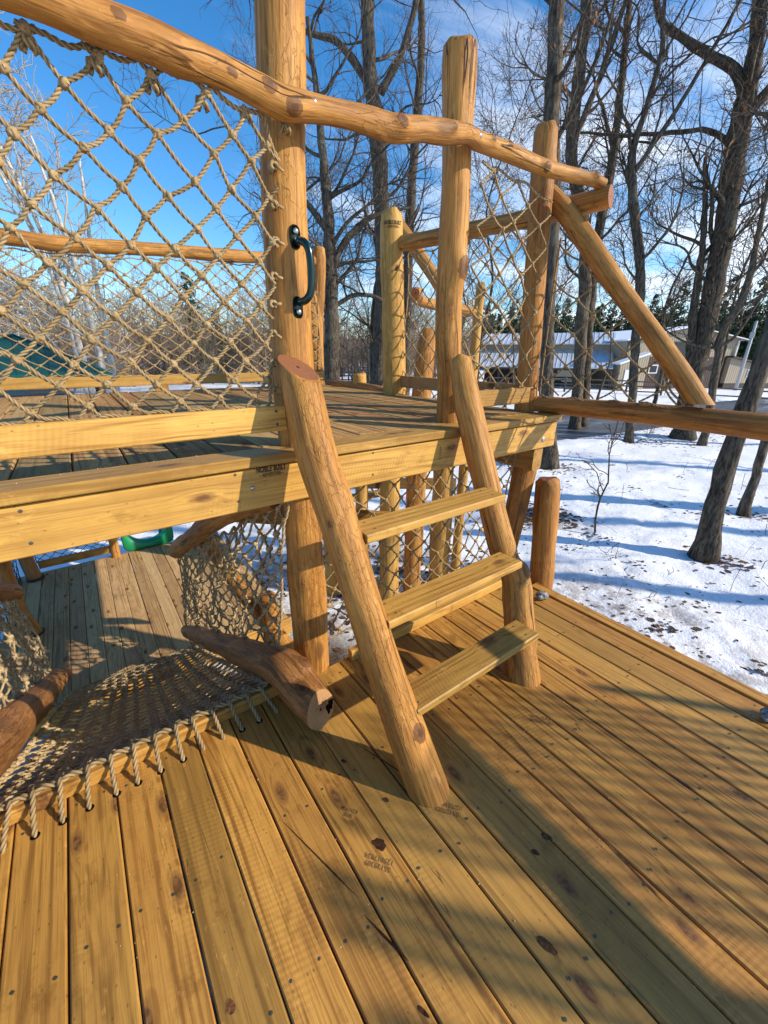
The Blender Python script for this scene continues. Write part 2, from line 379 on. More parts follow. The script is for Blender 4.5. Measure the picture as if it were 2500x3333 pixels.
# ------------------------------------------------------------------ logs, boards, ropes, nets
def log(name, pts, mat, parent=None, seed=0, sides=24, step=0.025, knots=(), cut0=None, cut1=None, ch0=0.0, ch1=0.0, rough=1.0, label=None):
    """a peeled tree log along pts (x,y,z,r); knots: (x,y,z,size,height); cut: plane normal of the sawn end; ch: chamfer length"""
    rng = np.random.RandomState(seed * 7 + 11)
    P4 = spline(pts, step); P = P4[:, :3]; R = P4[:, 3].copy(); n = len(P)
    T = np.gradient(P, axis=0); T /= np.linalg.norm(T, axis=1)[:, None]
    d = P[-1] - P[0]; ref = np.eye(3)[np.argmin(np.abs(d))]
    A = np.cross(T, ref); A /= np.linalg.norm(A, axis=1)[:, None]; B = np.cross(T, A)
    s = np.concatenate([[0], np.cumsum(np.linalg.norm(np.diff(P, axis=0), axis=1))])
    th = np.arange(sides) * 2 * math.pi / sides
    S_, TH = np.meshgrid(s, th, indexing='ij')
    f = np.zeros_like(S_)
    for k, a, w in ((1, .020, 5), (2, .030, 4), (2, .018, 11), (3, .018, 7), (4, .012, 13), (5, .009, 9), (7, .007, 16)):
        p = rng.uniform(0, 6.28, 3)
        f += a * np.sin(k * TH + p[0] + 0.8 * np.sin(S_ * w * .6 + p[1])) * np.cos(S_ * w * rng.uniform(.6, 1.3) + p[2])
    f += .02 * np.sin(S_ * rng.uniform(4, 8) + rng.uniform(0, 6))
    for _ in range(int(s[-1] * 3)):                       # swellings over healed branches
        s0, t0 = rng.uniform(0, s[-1]), rng.uniform(0, 6.28); w = rng.uniform(.02, .05)
        dt = (TH - t0 + math.pi) % (2 * math.pi) - math.pi
        f += rng.uniform(.03, .09) * np.exp(-((S_ - s0) / (w * 1.6)) ** 2 - (dt * np.mean(R) / w) ** 2)
    RR = R[:, None] * (1 + f * rough)
    dirv = np.cos(TH)[:, :, None] * A[:, None, :] + np.sin(TH)[:, :, None] * B[:, None, :]
    V = P[:, None, :] + RR[:, :, None] * dirv
    kn = np.zeros_like(S_)
    for kx, ky, kz, size, h in knots:
        q = V - np.array((kx, ky, kz)); al = (q * T[:, None, :]).sum(-1); pe2 = (q ** 2).sum(-1) - al ** 2
        gq = np.exp(-(al / (1.35 * size)) ** 2 - pe2 / size ** 2)
        V += (np.minimum(gq * 1.6, 1.0) * h)[:, :, None] * dirv; kn = np.maximum(kn, gq)
    if ch0: 
        V[0] = P[0] + (V[0] - P[0]) * 0.70; P0c = P[0]; 
    def clampend(V, i, nrm):
        nrm = np.array(nrm, float); nrm /= np.linalg.norm(nrm)
        t = T[i] if i else -T[0]
        d_ = ((V - P[i]) * nrm).sum(-1); m = d_ > 0
        V[m] -= t * (d_[m] / max(1e-3, float(t @ nrm)))[:, None]
        if i: V[-1] -= t * ((((V[-1] - P[i]) * nrm).sum(-1)) / float(t @ nrm))[:, None]
        else: V[0] -= t * ((((V[0] - P[i]) * nrm).sum(-1)) / float(t @ nrm))[:, None]
    rings = [V]
    if cut0 is not None: clampend(V, 0, cut0)
    if cut1 is not None: clampend(V, -1, cut1)
    lc = np.stack([RR * np.cos(TH), RR * np.sin(TH), S_ + seed * 3.1], -1)
    if ch0:
        V[0] = P[0] + (V[1] - P[1]); e = P[0] - T[0] * ch0 + (V[0] - P[0]) * 0.66
        V = np.concatenate([e[None], V]); lc = np.concatenate([lc[:1], lc]); kn = np.concatenate([kn[:1], kn])
    if ch1:
        V[-1] = P[-1] + (V[-2] - P[-2]); e = P[-1] + T[-1] * ch1 + (V[-1] - P[-1]) * (0.62 + 0.16 * np.sin(3 * th + seed))[:, None]
        V = np.concatenate([V, e[None]]); lc = np.concatenate([lc, lc[-1:]]); kn = np.concatenate([kn, kn[-1:]])
    m = len(V)
    capA, capB = V[0].copy(), V[-1].copy(); la, lb = lc[0].copy(), lc[-1].copy()
    sc0 = 0.66 if ch0 else 1.0; sc1 = 0.66 if ch1 else 1.0
    la[:, :2] *= sc0; lb[:, :2] *= sc1
    ca, cb = capA.mean(0), capB.mean(0)
    VV = np.vstack([V.reshape(-1, 3), capA, ca[None], capB, cb[None]])
    z0 = lc[0, 0, 2]; z1 = lc[-1, 0, 2]
    LC = np.vstack([lc.reshape(-1, 3), la, [[0, 0, z0]], lb, [[0, 0, z1]]])
    KN = np.concatenate([kn.ravel(), np.zeros(2 * sides + 2)])
    CP = np.concatenate([np.zeros(m * sides), np.ones(2 * sides + 2)])
    i = np.arange(m - 1)[:, None] * sides; j = np.arange(sides)[None, :]; k = (j + 1) % sides
    Q = np.stack([i + j, i + sides + j, i + sides + k, i + k], -1).reshape(-1, 4)
    b0 = m * sides; b1 = b0 + sides + 1; jj = np.arange(sides); kk = (jj + 1) % sides
    Tt = np.vstack([np.stack([np.full(sides, b0 + sides), b0 + jj, b0 + kk], 1), np.stack([np.full(sides, b1 + sides), b1 + kk, b1 + jj], 1)])
    me = mesh_np(name, VV, [Q, Tt], True, {'lc': LC, 'kn': KN, 'cap': CP})
    o = put(name, me, M[mat], parent)
    if label: o['label'] = label
    return o

def board_mesh(L, W, H, bev=0.004, seg=1):
    """a sawn board: runs along local Y from 0 to L, width W along X (centred), top at z=0"""
    b = bev; w = W / 2
    prof = [(-w + b, 0), (w - b, 0), (w, -b), (w, -H + b), (w - b, -H), (-w + b, -H), (-w, -H + b), (-w, -b)]
    V = []
    for i in range(seg + 1):
        y = L * i / seg
        V += [(x, y, z) for x, z in prof]
    V = np.array(V, float); Q = []
    for i in range(seg):
        for j in range(8):
            k = (j + 1) % 8; Q.append((i * 8 + j, i * 8 + 8 + j, i * 8 + 8 + k, i * 8 + k))
    n = seg * 8
    Q += [(0, 1, 2, 3), (0, 3, 4, 7), (4, 5, 6, 7), (n + 3, n + 2, n + 1, n), (n + 7, n + 4, n + 3, n), (n + 7, n + 6, n + 5, n + 4)]
    return mesh_np('board', V, [np.array(Q)], False)
def board(name, a, b, W, H, mat, parent=None, up=(0, 0, 1), bev=0.004, label=None):
    """board whose top centre line runs from a to b"""
    a, b = Vector(a), Vector(b); d = b - a; L = d.length; y = d.normalized(); z = Vector(up); z = (z - y * z.dot(y)).normalized(); x = y.cross(z)
    o = put(name, board_mesh(L, W, H, bev), M[mat])
    o.matrix_basis = Matrix(((x.x, y.x, z.x, a.x), (x.y, y.y, z.y, a.y), (x.z, y.z, z.z, a.z), (0, 0, 0, 1)))
    if parent: adopt(o, parent)
    if label: o['label'] = label
    return o

def rope_path(P, step, slack=0.0, wob=0.0, rng=None, down=(0, 0, -1)):
    P = np.asarray(P, float)
    if wob and rng is not None: P = P + rng.normal(0, wob, P.shape)
    if slack:
        out = [P[0]]
        for a, b in zip(P[:-1], P[1:]):
            out += [(a + b) / 2 + np.array(down) * slack * np.linalg.norm(b - a), b]
        P = np.array(out)
    return spline(P, step)
def rope(name, P, r, mat, parent, step=0.0045, lobes=3, sides=12, slack=0.0, wob=0.0, rng=None, group=None):
    pts = rope_path(P, step, slack, wob, rng)
    amp = 0.30 if lobes == 3 else 0.2; pitch = r * 9.5
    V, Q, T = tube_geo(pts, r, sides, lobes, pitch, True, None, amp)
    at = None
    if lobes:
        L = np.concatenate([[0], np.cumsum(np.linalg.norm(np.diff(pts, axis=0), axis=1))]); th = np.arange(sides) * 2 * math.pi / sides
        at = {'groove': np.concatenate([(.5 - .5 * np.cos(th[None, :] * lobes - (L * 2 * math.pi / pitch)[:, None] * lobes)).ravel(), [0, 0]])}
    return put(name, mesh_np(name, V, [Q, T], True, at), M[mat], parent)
def knot_mesh(r, seed=0):
    rng = np.random.RandomState(seed); mb = MB()
    for ax in range(3):
        t = np.linspace(0, 2 * math.pi, 11)
        e = np.eye(3)[ax]; u = np.eye(3)[(ax + 1) % 3]; v = np.cross(e, u)
        tilt = rng.normal(0, .35, 3)
        P = (np.cos(t)[:, None] * u + np.sin(t)[:, None] * (v + tilt * .4)) * r * 1.0 + e * r * .25
        mb.tube(P, r * 0.78, 5, cap=False, ref=e + np.array((.01, .02, .03)))
    return mb.mesh('knot')

def clip_poly(p, d, poly):
    """parameter pairs where the line p + t d runs inside the polygon"""
    ts = []
    for (ax, ay), (bx, by) in zip(poly, poly[1:] + poly[:1]):
        ex, ey = bx - ax, by - ay; den = d[0] * ey - d[1] * ex
        if abs(den) < 1e-9: continue
        t = ((ax - p[0]) * ey - (ay - p[1]) * ex) / den; u = ((ax - p[0]) * d[1] - (ay - p[1]) * d[0]) / den
        if 0 <= u < 1: ts.append(t)
    ts.sort(); return list(zip(ts[::2], ts[1::2]))
def inside(x, y, poly):
    c = False
    for (ax, ay), (bx, by) in zip(poly, poly[1:] + poly[:1]):
        if (ay > y) != (by > y) and x < (bx - ax) * (y - ay) / (by - ay) + ax: c = not c
    return c
KN = {}
def net(rt, poly, o, hx, hz, fmap, r, seed, step=0.007, lobes=3, sides=9, mat='rope', jit=0.006, knots='each', border=True, slack=0.03, nsize=1.55, runs=None):
    """diamond netting: cords run through lattice points o + (i hx, j hz), i+j even, clipped to poly; fmap(u,v) -> world"""
    rng = np.random.RandomState(seed)
    J = {}
    def node(i, j):
        if (i, j) not in J: J[(i, j)] = rng.normal(0, jit, 3)
        return np.array(fmap(o[0] + i * hx, o[1] + j * hz)) + J[(i, j)]
    us = [p[0] for p in poly]; vs = [p[1] for p in poly]
    i0, i1 = int((min(us) - o[0]) / hx) - 2, int((max(us) - o[0]) / hx) + 2
    j0, j1 = int((min(vs) - o[1]) / hz) - 2, int((max(vs) - o[1]) / hz) + 2
    used = set()
    for sgn in (1, -1):
        starts = set()
        for k in range(i0 - (j1 - j0) - 2, i1 + (j1 - j0) + 2):
            if (k % 2) != 0: continue
            # line through (k,0)-type lattice: i - sgn*j = k
            p = (o[0] + k * hx, o[1]); d = (hx * sgn, hz)
            for t0, t1 in clip_poly(p, d, poly):
                if t1 - t0 < 0.35: continue
                a = math.ceil(t0 - 1e-6); b = math.floor(t1 + 1e-6)
                pts = [np.array(fmap(p[0] + d[0] * t0, p[1] + d[1] * t0))]
                for t in range(a, b + 1):
                    if t - t0 < 0.12 or t1 - t < 0.12: continue
                    pts.append(node(k + sgn * t, t)); used.add((k + sgn * t, t))
                pts.append(np.array(fmap(p[0] + d[0] * t1, p[1] + d[1] * t1)))
                rope('cord', pts, r, mat, rt, step, lobes, sides, slack * rng.uniform(.2, 1.6), r * .25, rng)
    key = round(r, 4)
    if key not in KN: KN[key] = [knot_mesh(r * nsize, q) for q in range(4)]
    if knots == 'each':
        for q, (i, j) in enumerate(sorted(used)):
            o_ = put('knot', KN[key][q % 4], M[mat], None, Vector(node(i, j)), tuple(rng.uniform(0, 6.28, 3))); adopt(o_, rt)
    elif knots == 'joined':
        mb = MB(); base = KN[key][0]; bv = np.array([v.co[:] for v in base.vertices]); bf = np.array([p.vertices[:] for p in base.polygons])
        for (i, j) in sorted(used):
            R3 = np.array(Matrix.Rotation(rng.uniform(0, 6.28), 3, 'Z') @ Matrix.Rotation(rng.uniform(0, 6.28), 3, 'X'))
            mb.add(bv @ R3.T + node(i, j), bf)
        if mb.n: mark(mb.build('knots', M[mat], rt), kind='stuff')
    if border:
        for ru in (runs or [list(range(len(poly))) + [0]]):
            pl = [poly[q] for q in ru]; pts = []
            for (ax, ay), (bx, by) in zip(pl[:-1], pl[1:]):
                L = math.hypot(bx - ax, by - ay); m = max(1, int(round(L / (2 * hx))))
                for q in range(m):
                    pts.append(np.array(fmap(ax + (bx - ax) * q / m, ay + (by - ay) * q / m)) + rng.normal(0, .003, 3))
            pts.append(np.array(fmap(*pl[-1])))
            rope('border_rope', pts, r * 1.1, mat, rt, step, lobes, sides, slack * 2.4, 0, rng)
def screws(name, pts, parent, r=0.0045, nrm=(0, 0, 1), mat='screw'):
    """many tiny screw heads flush in the boards, one joined part"""
    n = Vector(nrm); a = n.orthogonal().normalized(); b = n.cross(a); mb = MB()
    for p in pts:
        p = Vector(p); t = np.arange(7) * 2 * math.pi / 7
        V = [tuple(p + n * 0.0012)] + [tuple(p + n * 0.0010 + (a * math.cos(x) + b * math.sin(x)) * r) for x in t]
        mb.add(V, None, [(0, i + 1, (i + 1) % 7 + 1) for i in range(7)])
    return mark(mb.build(name, M[mat], parent, False), kind='stuff')
def text(name, s, size, mat, parent, o, xdir, ydir, offset=0.0, depth=0.0012, sx=1.0, bend=None):
    """flat lettering standing depth proud of a surface; bend wraps it round a vertical post (cx, cy, r)"""
    cu = bpy.data.curves.new(name, 'FONT'); cu.body = s; cu.size = size; cu.align_x = 'CENTER'; cu.align_y = 'CENTER'; cu.offset = offset; cu.fill_mode = 'FRONT'
    cu.space_character = 1.06; cu.resolution_u = 3
    ob = bpy.data.objects.new(name, cu); COL.objects.link(ob)
    me = bpy.data.meshes.new_from_object(ob.evaluated_get(bpy.context.evaluated_depsgraph_get())); COL.objects.unlink(ob); bpy.data.objects.remove(ob)
    X, Y = Vector(xdir).normalized(), Vector(ydir).normalized(); Z = X.cross(Y)
    for v in me.vertices:
        if bend:
            cx_, cy_, br, a0 = bend; a = a0 + v.co.x * sx / br
            v.co = Vector((cx_ + math.cos(a) * (br + depth), cy_ + math.sin(a) * (br + depth), o[2] + v.co.y))
        else:
            v.co = Vector(o) + X * (v.co.x * sx) + Y * v.co.y + Z * depth
    return put(name, me, M[mat], parent)

# ------------------------------------------------------------------ lower deck
PITCH = 0.1425
ld = root('lower_deck', (0.4, 0.2, 0), 'golden brown plank deck filling the foreground below the ladder', 'deck')
rng = random.Random(4)
DX0 = -0.476
deck_screws = []; PLK = []
def plank_at(x): return min(PLK, key=lambda t_: abs(t_[0] - x))[1]
for k in range(-7, 19):
    x = DX0 + (k + 0.5) * PITCH
    y1 = 1.470 + rng.uniform(-.004, .003)
    o = put('plank', board_mesh(y1 + 1.35, PITCH - 0.0042 - rng.uniform(0, .0015), 0.036, 0.004), M['deck'], None, (x, -1.35, rng.uniform(-.0016, .0012)), (rng.uniform(-.0006, .0006), 0, rng.uniform(-.0007, .0007)))
    adopt(o, ld); PLK.append((x, o))
    for yy in (1.395 + rng.uniform(-.01, .01), 0.93, 0.535, 0.12, -0.3, -0.75):
        for sx in (-.04, .04):
            deck_screws.append((x + sx + rng.uniform(-.009, .009), yy + rng.uniform(-.02, .02), 0.0012))
screws('screw_heads', deck_screws, ld, 0.0046)
o = board('rim_board', (2.292, -1.35, -0.002), (2.292, 1.335, -0.002), 0.078, 0.14, 'deck', ld)
board('joist_board', (2.243, -1.35, -0.012), (2.243, 1.47, -0.012), 0.012, 0.12, 'deck', ld)
board('edge_board', (-1.45, 1.464, 0.060), (0.50, 1.464, 0.060), 0.038, 0.058, 'deck', ld)
board('edge_board', (0.86, 1.452, 0.062), (2.2, 1.452, 0.062), 0.038, 0.060, 'beam', ld)
for yy in (-1.2, -0.4, 0.4, 1.2):
    board('joist', (-1.4, yy, -0.040), (2.23, yy, -0.040), 0.038, 0.16, 'deck', ld)
board('rim_joist', (-1.4, 1.452, -0.040), (2.23, 1.452, -0.040), 0.032, 0.18, 'deck', ld)
for x, y in ((-1.2, 1.3), (2.1, -1.1), (0.4, -1.1), (-1.2, -1.1), (1.9, 1.25)):
    log('support_post', [(x, y, GZ - .1, .075), (x, y, -0.21, .07)], 'log_pale', ld, seed=int(x * 10 + y * 100) % 50, sides=14, step=.08)
log('stub_post', [(2.435, 1.355, GZ - .1, .086), (2.43, 1.36, -.2, .085), (2.425, 1.385, .25, .083), (2.42, 1.42, .62, .080), (2.415, 1.43, .70, .076)], 'log_red', ld, seed=21, ch1=.022,
    knots=[(2.36, 1.40, .58, .022, .012)], label='short orange log post rising past the deck corner')
# lumber stamps inked on the planks
text('lumber_stamp', '55127831\n127814534', 0.022, 'ink2', plank_at(0.745), (0.745, 0.618, 0.0012), (-0.62, 0.78, 0), (-0.78, -0.62, 0), 0.0004)
text('lumber_stamp', 'SPIB\nKD19 M', 0.017, 'ink2', plank_at(0.455), (0.455, 0.812, 0.0012), (-0.62, 0.78, 0), (-0.78, -0.62, 0), 0.0003)
text('lumber_stamp', '55129389\n129817834', 0.020, 'ink2', plank_at(0.452), (0.452, 0.63, 0.0012), (-0.62, 0.78, 0), (-0.78, -0.62, 0), 0.0004)
text('lumber_stamp', '55130624\n12301665', 0.022, 'ink2', plank_at(1.34), (1.34, 0.64, 0.0012), (-0.62, 0.78, 0), (-0.78, -0.62, 0), 0.0004)
# ragged resin pocket and dark knots worn into single planks
def blot(parent, c, L, W, ang, mat, seed, z=0.0014, name='resin_pocket'):
    rg = np.random.RandomState(seed); t = np.linspace(0, 2 * math.pi, 29)[:-1]
    k_ = .25 if name == 'knot_mark' else .45; rr = 1 + k_ * (.22 * np.sin(3 * t + rg.uniform(0, 6)) + .14 * np.sin(7 * t + rg.uniform(0, 6)) + rg.normal(0, .05, 28))
    x = np.cos(t) * rr * L / 2; y = np.sin(t) * rr * W / 2 * (1 if name == 'knot_mark' else (0.75 + .35 * np.cos(t))); ca, sa = math.cos(ang), math.sin(ang)
    V = np.stack([c[0] + x * ca - y * sa, c[1] + x * sa + y * ca, np.full(28, z)], 1); V = np.vstack([V, [[c[0], c[1], z]]])
    return put(name, mesh_np(name, V, [np.array([(28, i, (i + 1) % 28) for i in range(28)])], False), M[mat], parent)
M['pocket'] = plain('resin_pocket', (0.17, 0.062, 0.026), 0.6, spec=0.1, var=0.5, scale=70)
M['pocket_dark'] = plain('dark_pitch', (0.055, 0.024, 0.011), 0.6, spec=0.1, var=0.5, scale=90)
M['knotwood'] = plain('knot_wood', (0.15, 0.066, 0.027), 0.6, spec=0.1, var=0.55, scale=110)
M['knotwood_dark'] = plain('dark_knot', (0.095, 0.047, 0.021), 0.6, spec=0.1, var=0.6, scale=130)
blot(plank_at(.465), (0.465, 0.60), .135, .034, math.radians(-62), 'pocket', 1); blot(plank_at(.482), (0.482, 0.672), .05, .042, math.radians(-60), 'pocket_dark', 2, .0018)
for (x, y, L, W, ang, m) in ((0.945, .36, .034, .020, -60, 'knotwood_dark'), (0.875, .355, .026, .016, -60, 'knotwood_dark'), (0.71, .205, .055, .022, -75, 'knotwood_dark'), (-0.015, .60, .032, .020, -80, 'knotwood'),
                             (0.36, .315, .034, .010, -70, 'pocket_dark'), (-0.155, .60, .034, .020, -85, 'knotwood'), (0.17, 1.03, .034, .010, -75, 'pocket_dark'), (0.54, .985, .024, .014, -60, 'knotwood_dark'), (0.585, .77, .024, .014, -60, 'knotwood_dark')):
    blot(plank_at(x), (x, y), L, W, math.radians(ang), m, int(abs(x) * 1000) % 97, .0015, 'knot_mark')
for (x0, y0, x1, y1, w) in ((0.255, .93, .345, .62, .006), (0.345, .55, .385, .41, .009), (1.12, .50, 1.07, .05, .008), (1.18, .77, 1.14, .50, .006), (0.62, 1.02, .70, .80, .005)):
    ang = math.atan2(y1 - y0, x1 - x0); blot(plank_at((x0 + x1) / 2), ((x0 + x1) / 2, (y0 + y1) / 2), math.hypot(x1 - x0, y1 - y0), w, ang, 'pocket' if w == .008 else 'pocket_dark', int(w * 1e4), .0015, 'pitch_streak')

# ------------------------------------------------------------------ raised platform
pf = root('raised_platform', (0.7, 1.54, GZ), 'raised log-and-plank platform with log railing behind the ladder', 'platform')
rng = random.Random(9)
up_screws = []
for k in range(-10, 16):
    x = 0.092 + (k + .5) * 0.152
    if x > 2.36: continue
    o = put('plank', board_mesh(4.53 - 1.552, 0.152 - .006, .036, .004), M['upper'], None, (x, 1.552 + rng.uniform(0, .004), PZ + rng.uniform(-.002, .001)), (0, 0, rng.uniform(-.001, .001))); adopt(o, pf)
    for yy in (1.60, 2.2, 2.8, 3.4):
        for sx in (-.045, .045): up_screws.append((x + sx, yy + rng.uniform(-.01, .01), PZ + .001))
screws('screw_heads', up_screws, pf, .0045)
board('cap_board', (-1.5, 1.473, PZ), (2.412, 1.473, PZ), .146, .038, 'beam', pf, label='pale pine board capping the platform edge')
# front fascia, brand burnt into it
fas = board('fascia_board', (-1.5, 1.42, 1.022), (2.402, 1.42, 1.022), .154, .036, 'beam', pf, up=(0, -1, 0), label='wide pine fascia board with a burnt brand mark')
board('fascia_board', (2.39, 1.47, 1.022), (2.39, 4.53, 1.022), .158, .034, 'beam', pf, up=(1, 0, 0))
board('fascia_board', (-1.5, 4.53, 1.022), (2.38, 4.53, 1.022), .158, .034, 'beam', pf, up=(0, 1, 0))
board('support_beam', (2.285, 1.445, .943), (2.285, 4.45, .943), .092, .150, 'beam', pf, bev=.016)
board('support_beam', (.95, 1.62, .943), (.95, 4.45, .943), .085, .150, 'upper', pf)
board('support_beam', (-1.4, 4.2, .940), (2.36, 4.2, .940), .085, .145, 'beam', pf)
board('support_beam', (.99, 2.7, .940), (2.24, 2.7, .940), .085, .150, 'upper', pf)
for xx in (-1.3, -.7, -.1, 1.2, 1.8):
    board('joist', (xx, 1.62 if xx > .7 else 1.50, PZ - .040), (xx, 4.49, PZ - .040), .038, .158, 'upper', pf)
text('brand_mark', 'NOBLE BUILT', .031, 'ink', fas, (0.527, 1.4195, 1.0905), (1, 0, 0), (0, 0, 1), .0011, .0012, .58)
text('brand_mark', '\u2014ADVENTURE\u2014', .019, 'ink', fas, (0.527, 1.4195, 1.0690), (1, 0, 0), (0, 0, 1), .0005, .0012, .62)
text('lumber_stamp', '55130624', .016, 'ink2', fas, (1.395, 1.4195, 1.03), (0, 0, 1), (-1, 0, 0), .0003)
screws('fascia_screws', [(-.191, 1.42, 1.083), (-.192, 1.42, .986), (.393, 1.42, 1.088), (.393, 1.42, .988), (.989, 1.42, 1.087), (.988, 1.42, .989), (2.20, 1.42, 1.07), (2.30, 1.42, 1.075), (1.7, 1.42, 1.08), (1.7, 1.42, .98)], fas, .0055, (0, -1, 0))
screws('toe_screws', [(.566, 1.42, 1.296), (.566, 1.42, 1.25), (2.12, 1.505, 1.26)], pf, .0055, (0, -1, 0))
def bolt(parent, p, nrm, r, name='bolt', mat='steel', dome=True):
    n = Vector(nrm).normalized(); mb = MB(); P = [Vector(p) - n * .004, Vector(p) + n * .003, Vector(p) + n * .0042, Vector(p) + n * .0060]
    mb.tube([tuple(q) for q in P], [r, r, r * .62, r * .40], 12)
    return mb.build(name, M[mat], parent)
bolt(fas, (2.276, 1.42, 1.0), (0, -1, 0), .017); bolt(fas, (.449, 1.42, 1.028), (0, -1, 0), .0085)
# toe boards
board('toe_board', (-1.5, 1.42, 1.2685), (.600, 1.42, 1.2685), .088, .036, 'beam', pf, up=(0, -1, 0))
board('toe_board', (1.60, 1.505, 1.262), (2.20, 1.505, 1.262), .088, .034, 'beam', pf, up=(0, -1, 0))
board('toe_board', (2.345, 2.97, 1.258), (2.345, 1.70, 1.258), .095, .034, 'upper', pf, up=(-1, 0, 0))
board('toe_board', (-1.5, 4.40, 1.248), (2.36, 4.40, 1.248), .088, .036, 'beam', pf, up=(0, -1, 0))
for xx in (.61, -.7, 1.7): board('toe_block', (xx, 4.42, 1.204), (xx + .11, 4.42, 1.204), .038, .058, 'beam', pf)
# posts
log('post', [(.685, 1.545, GZ - .1, .090), (.688, 1.545, 0, .086), (.69, 1.54, .6, .083), (.694, 1.537, 1.2, .079), (.704, 1.535, 1.9, .075), (.735, 1.535, 2.4, .077), (.775, 1.535, 3.0, .075)], 'log', pf, seed=1, sides=36, step=.02,
    label='thick round log post carrying the green handle')
log('post', [(1.625, 1.60, PZ, .068), (1.61, 1.60, 1.35, .064), (1.575, 1.60, 1.70, .062), (1.578, 1.60, 2.05, .066), (1.565, 1.60, 2.35, .064), (1.553, 1.60, 2.60, .074), (1.552, 1.60, 2.645, .066)], 'log', pf, seed=2, sides=32, step=.02, ch1=.018,
    knots=[(1.592, 1.537, 1.865, .042, .016), (1.50, 1.555, 2.18, .018, .012)], label='tall log post with oval knot above the right ladder rail')
log('post', [(2.37, 1.64, PZ, .070), (2.34, 1.64, 1.45, .066), (2.29, 1.635, 1.9, .060), (2.25, 1.63, 2.25, .062), (2.222, 1.63, 2.52, .060), (2.218, 1.63, 2.55, .054)], 'log_red', pf, seed=3, sides=28, ch1=.03, knots=[(2.28, 1.57, 2.40, .02, .012)],
    label='orange log post at the near right corner')
p4_ = log('post', [(2.355, 3.03, PZ, .102), (2.34, 3.03, 1.6, .100), (2.31, 3.03, 2.1, .090), (2.30, 3.03, 2.45, .088), (2.30, 3.03, 2.505, .076)], 'log_pale', pf, seed=4, sides=28, ch1=.035,
    knots=[(2.29, 2.945, 2.13, .018, .004), (2.25, 2.945, 2.10, .018, .004), (2.345, 2.945, 2.08, .024, .014)], label='smooth pale yellow log post with brand mark near its rounded top')
text('brand_mark', 'NOBLE BUILT', .036, 'ink', p4_, (2.30, 3.03, 2.432), (1, 0, 0), (0, 0, 1), .0012, .003, .62, bend=(2.302, 3.03, .091, math.radians(238)))
text('brand_mark', '\u2014ADVENTURE\u2014', .021, 'ink', p4_, (2.30, 3.03, 2.405), (1, 0, 0), (0, 0, 1), .0005, .003, .66, bend=(2.303, 3.03, .092, math.radians(238)))
log('post', [(2.36, 4.55, PZ - .2, .096), (2.355, 4.55, 1.5, .098), (2.35, 4.55, 1.85, .100), (2.295, 4.55, 2.2, .075), (2.27, 4.55, 2.50, .070), (2.27, 4.55, 2.54, .06)], 'log', pf, seed=5, sides=24, ch1=.02, label='forked log post at the far corner')
log('fork', [(2.375, 4.54, 1.65, .07), (2.425, 4.54, 2.05, .066), (2.455, 4.54, 2.42, .070), (2.46, 4.54, 2.54, .06)], 'log', pf, seed=6, sides=20, ch1=.02)
log('leg', [(2.335, 1.56, .79, .078), (2.30, 1.56, .5, .074), (2.255, 1.57, .1, .068), (2.25, 1.58, -.6, .075), (2.26, 1.58, GZ - .1, .085)], 'log_red', pf, seed=7)
for x, y, s in ((-1.3, 4.25, 8), (2.3, 4.3, 9), (-1.3, 1.6, 10)):
    log('leg', [(x, y, GZ - .1, .095), (x, y, .94, .085)], 'log_pale', pf, seed=s, sides=16, step=.06)
# rails
rail_ = log('log_rail', [(-.75, 1.36, 2.10, .036), (-.3, 1.35, 2.135, .037), (.05, 1.338, 2.158, .037), (.196, 1.350, 2.162, .039), (.304, 1.358, 2.167, .040), (.372, 1.364, 2.165, .041), (.447, 1.370, 2.169, .036), (.534, 1.377, 2.166, .036),
     (.64, 1.385, 2.158, .040), (.69, 1.388, 2.164, .039), (.803, 1.396, 2.183, .034), (.946, 1.41, 2.203, .035), (1.077, 1.42, 2.213, .038), (1.206, 1.43, 2.247, .035), (1.33, 1.44, 2.272, .038), (1.477, 1.46, 2.308, .033),
     (1.573, 1.475, 2.312, .036), (1.78, 1.49, 2.325, .037), (1.965, 1.47, 2.315, .033), (2.09, 1.45, 2.312, .031), (2.22, 1.43, 2.315, .030), (2.34, 1.40, 2.312, .028), (2.415, 1.375, 2.300, .026)], 'log', pf, seed=11, sides=32, step=.014,
    knots=[(.60, 1.348, 2.166, .018, .005), (.672, 1.350, 2.142, .022, .010), (1.09, 1.385, 2.225, .020, .014), (1.36, 1.405, 2.285, .012, .008), (1.62, 1.442, 2.325, .014, .010), (1.74, 1.455, 2.335, .013, .012), (1.99, 1.438, 2.305, .018, .016), (2.33, 1.378, 2.325, .016, .012), (.25, 1.318, 2.172, .013, .003), (.50, 1.340, 2.160, .011, .003)],
    cut1=(.75, -.6, -.1), label='long wavy log handrail across the top of the front side')
log('log_rail', [(2.335, 3.10, 2.312, .052), (2.36, 2.7, 2.29, .052), (2.40, 2.2, 2.268, .052), (2.425, 1.8, 2.252, .050), (2.425, 1.5, 2.246, .052), (2.42, 1.335, 2.244, .052)], 'log', pf, seed=12, cut1=(.25, -.95, .1), label='side handrail log with cut end at the near right corner')
log('log_rail', [(-1.5, 4.42, 2.25, .052), (-.2, 4.42, 2.262, .056), (.1, 4.42, 2.26, .058), (.36, 4.42, 2.276, .052), (.8, 4.42, 2.307, .050), (1.3, 4.42, 2.33, .055), (1.8, 4.43, 2.363, .050), (2.35, 4.46, 2.40, .050)], 'log', pf, seed=13, label='far handrail log along the back of the platform')
log('brace', [(2.355, 1.66, 2.32, .048), (2.36, 1.50, 2.17, .050), (2.37, 1.20, 1.83, .050), (2.38, .92, 1.53, .046), (2.39, .70, 1.275, .044)], 'log', pf, seed=14, cut1=(0, 0, -1), ch0=.02, label='slanting log brace on the right side')
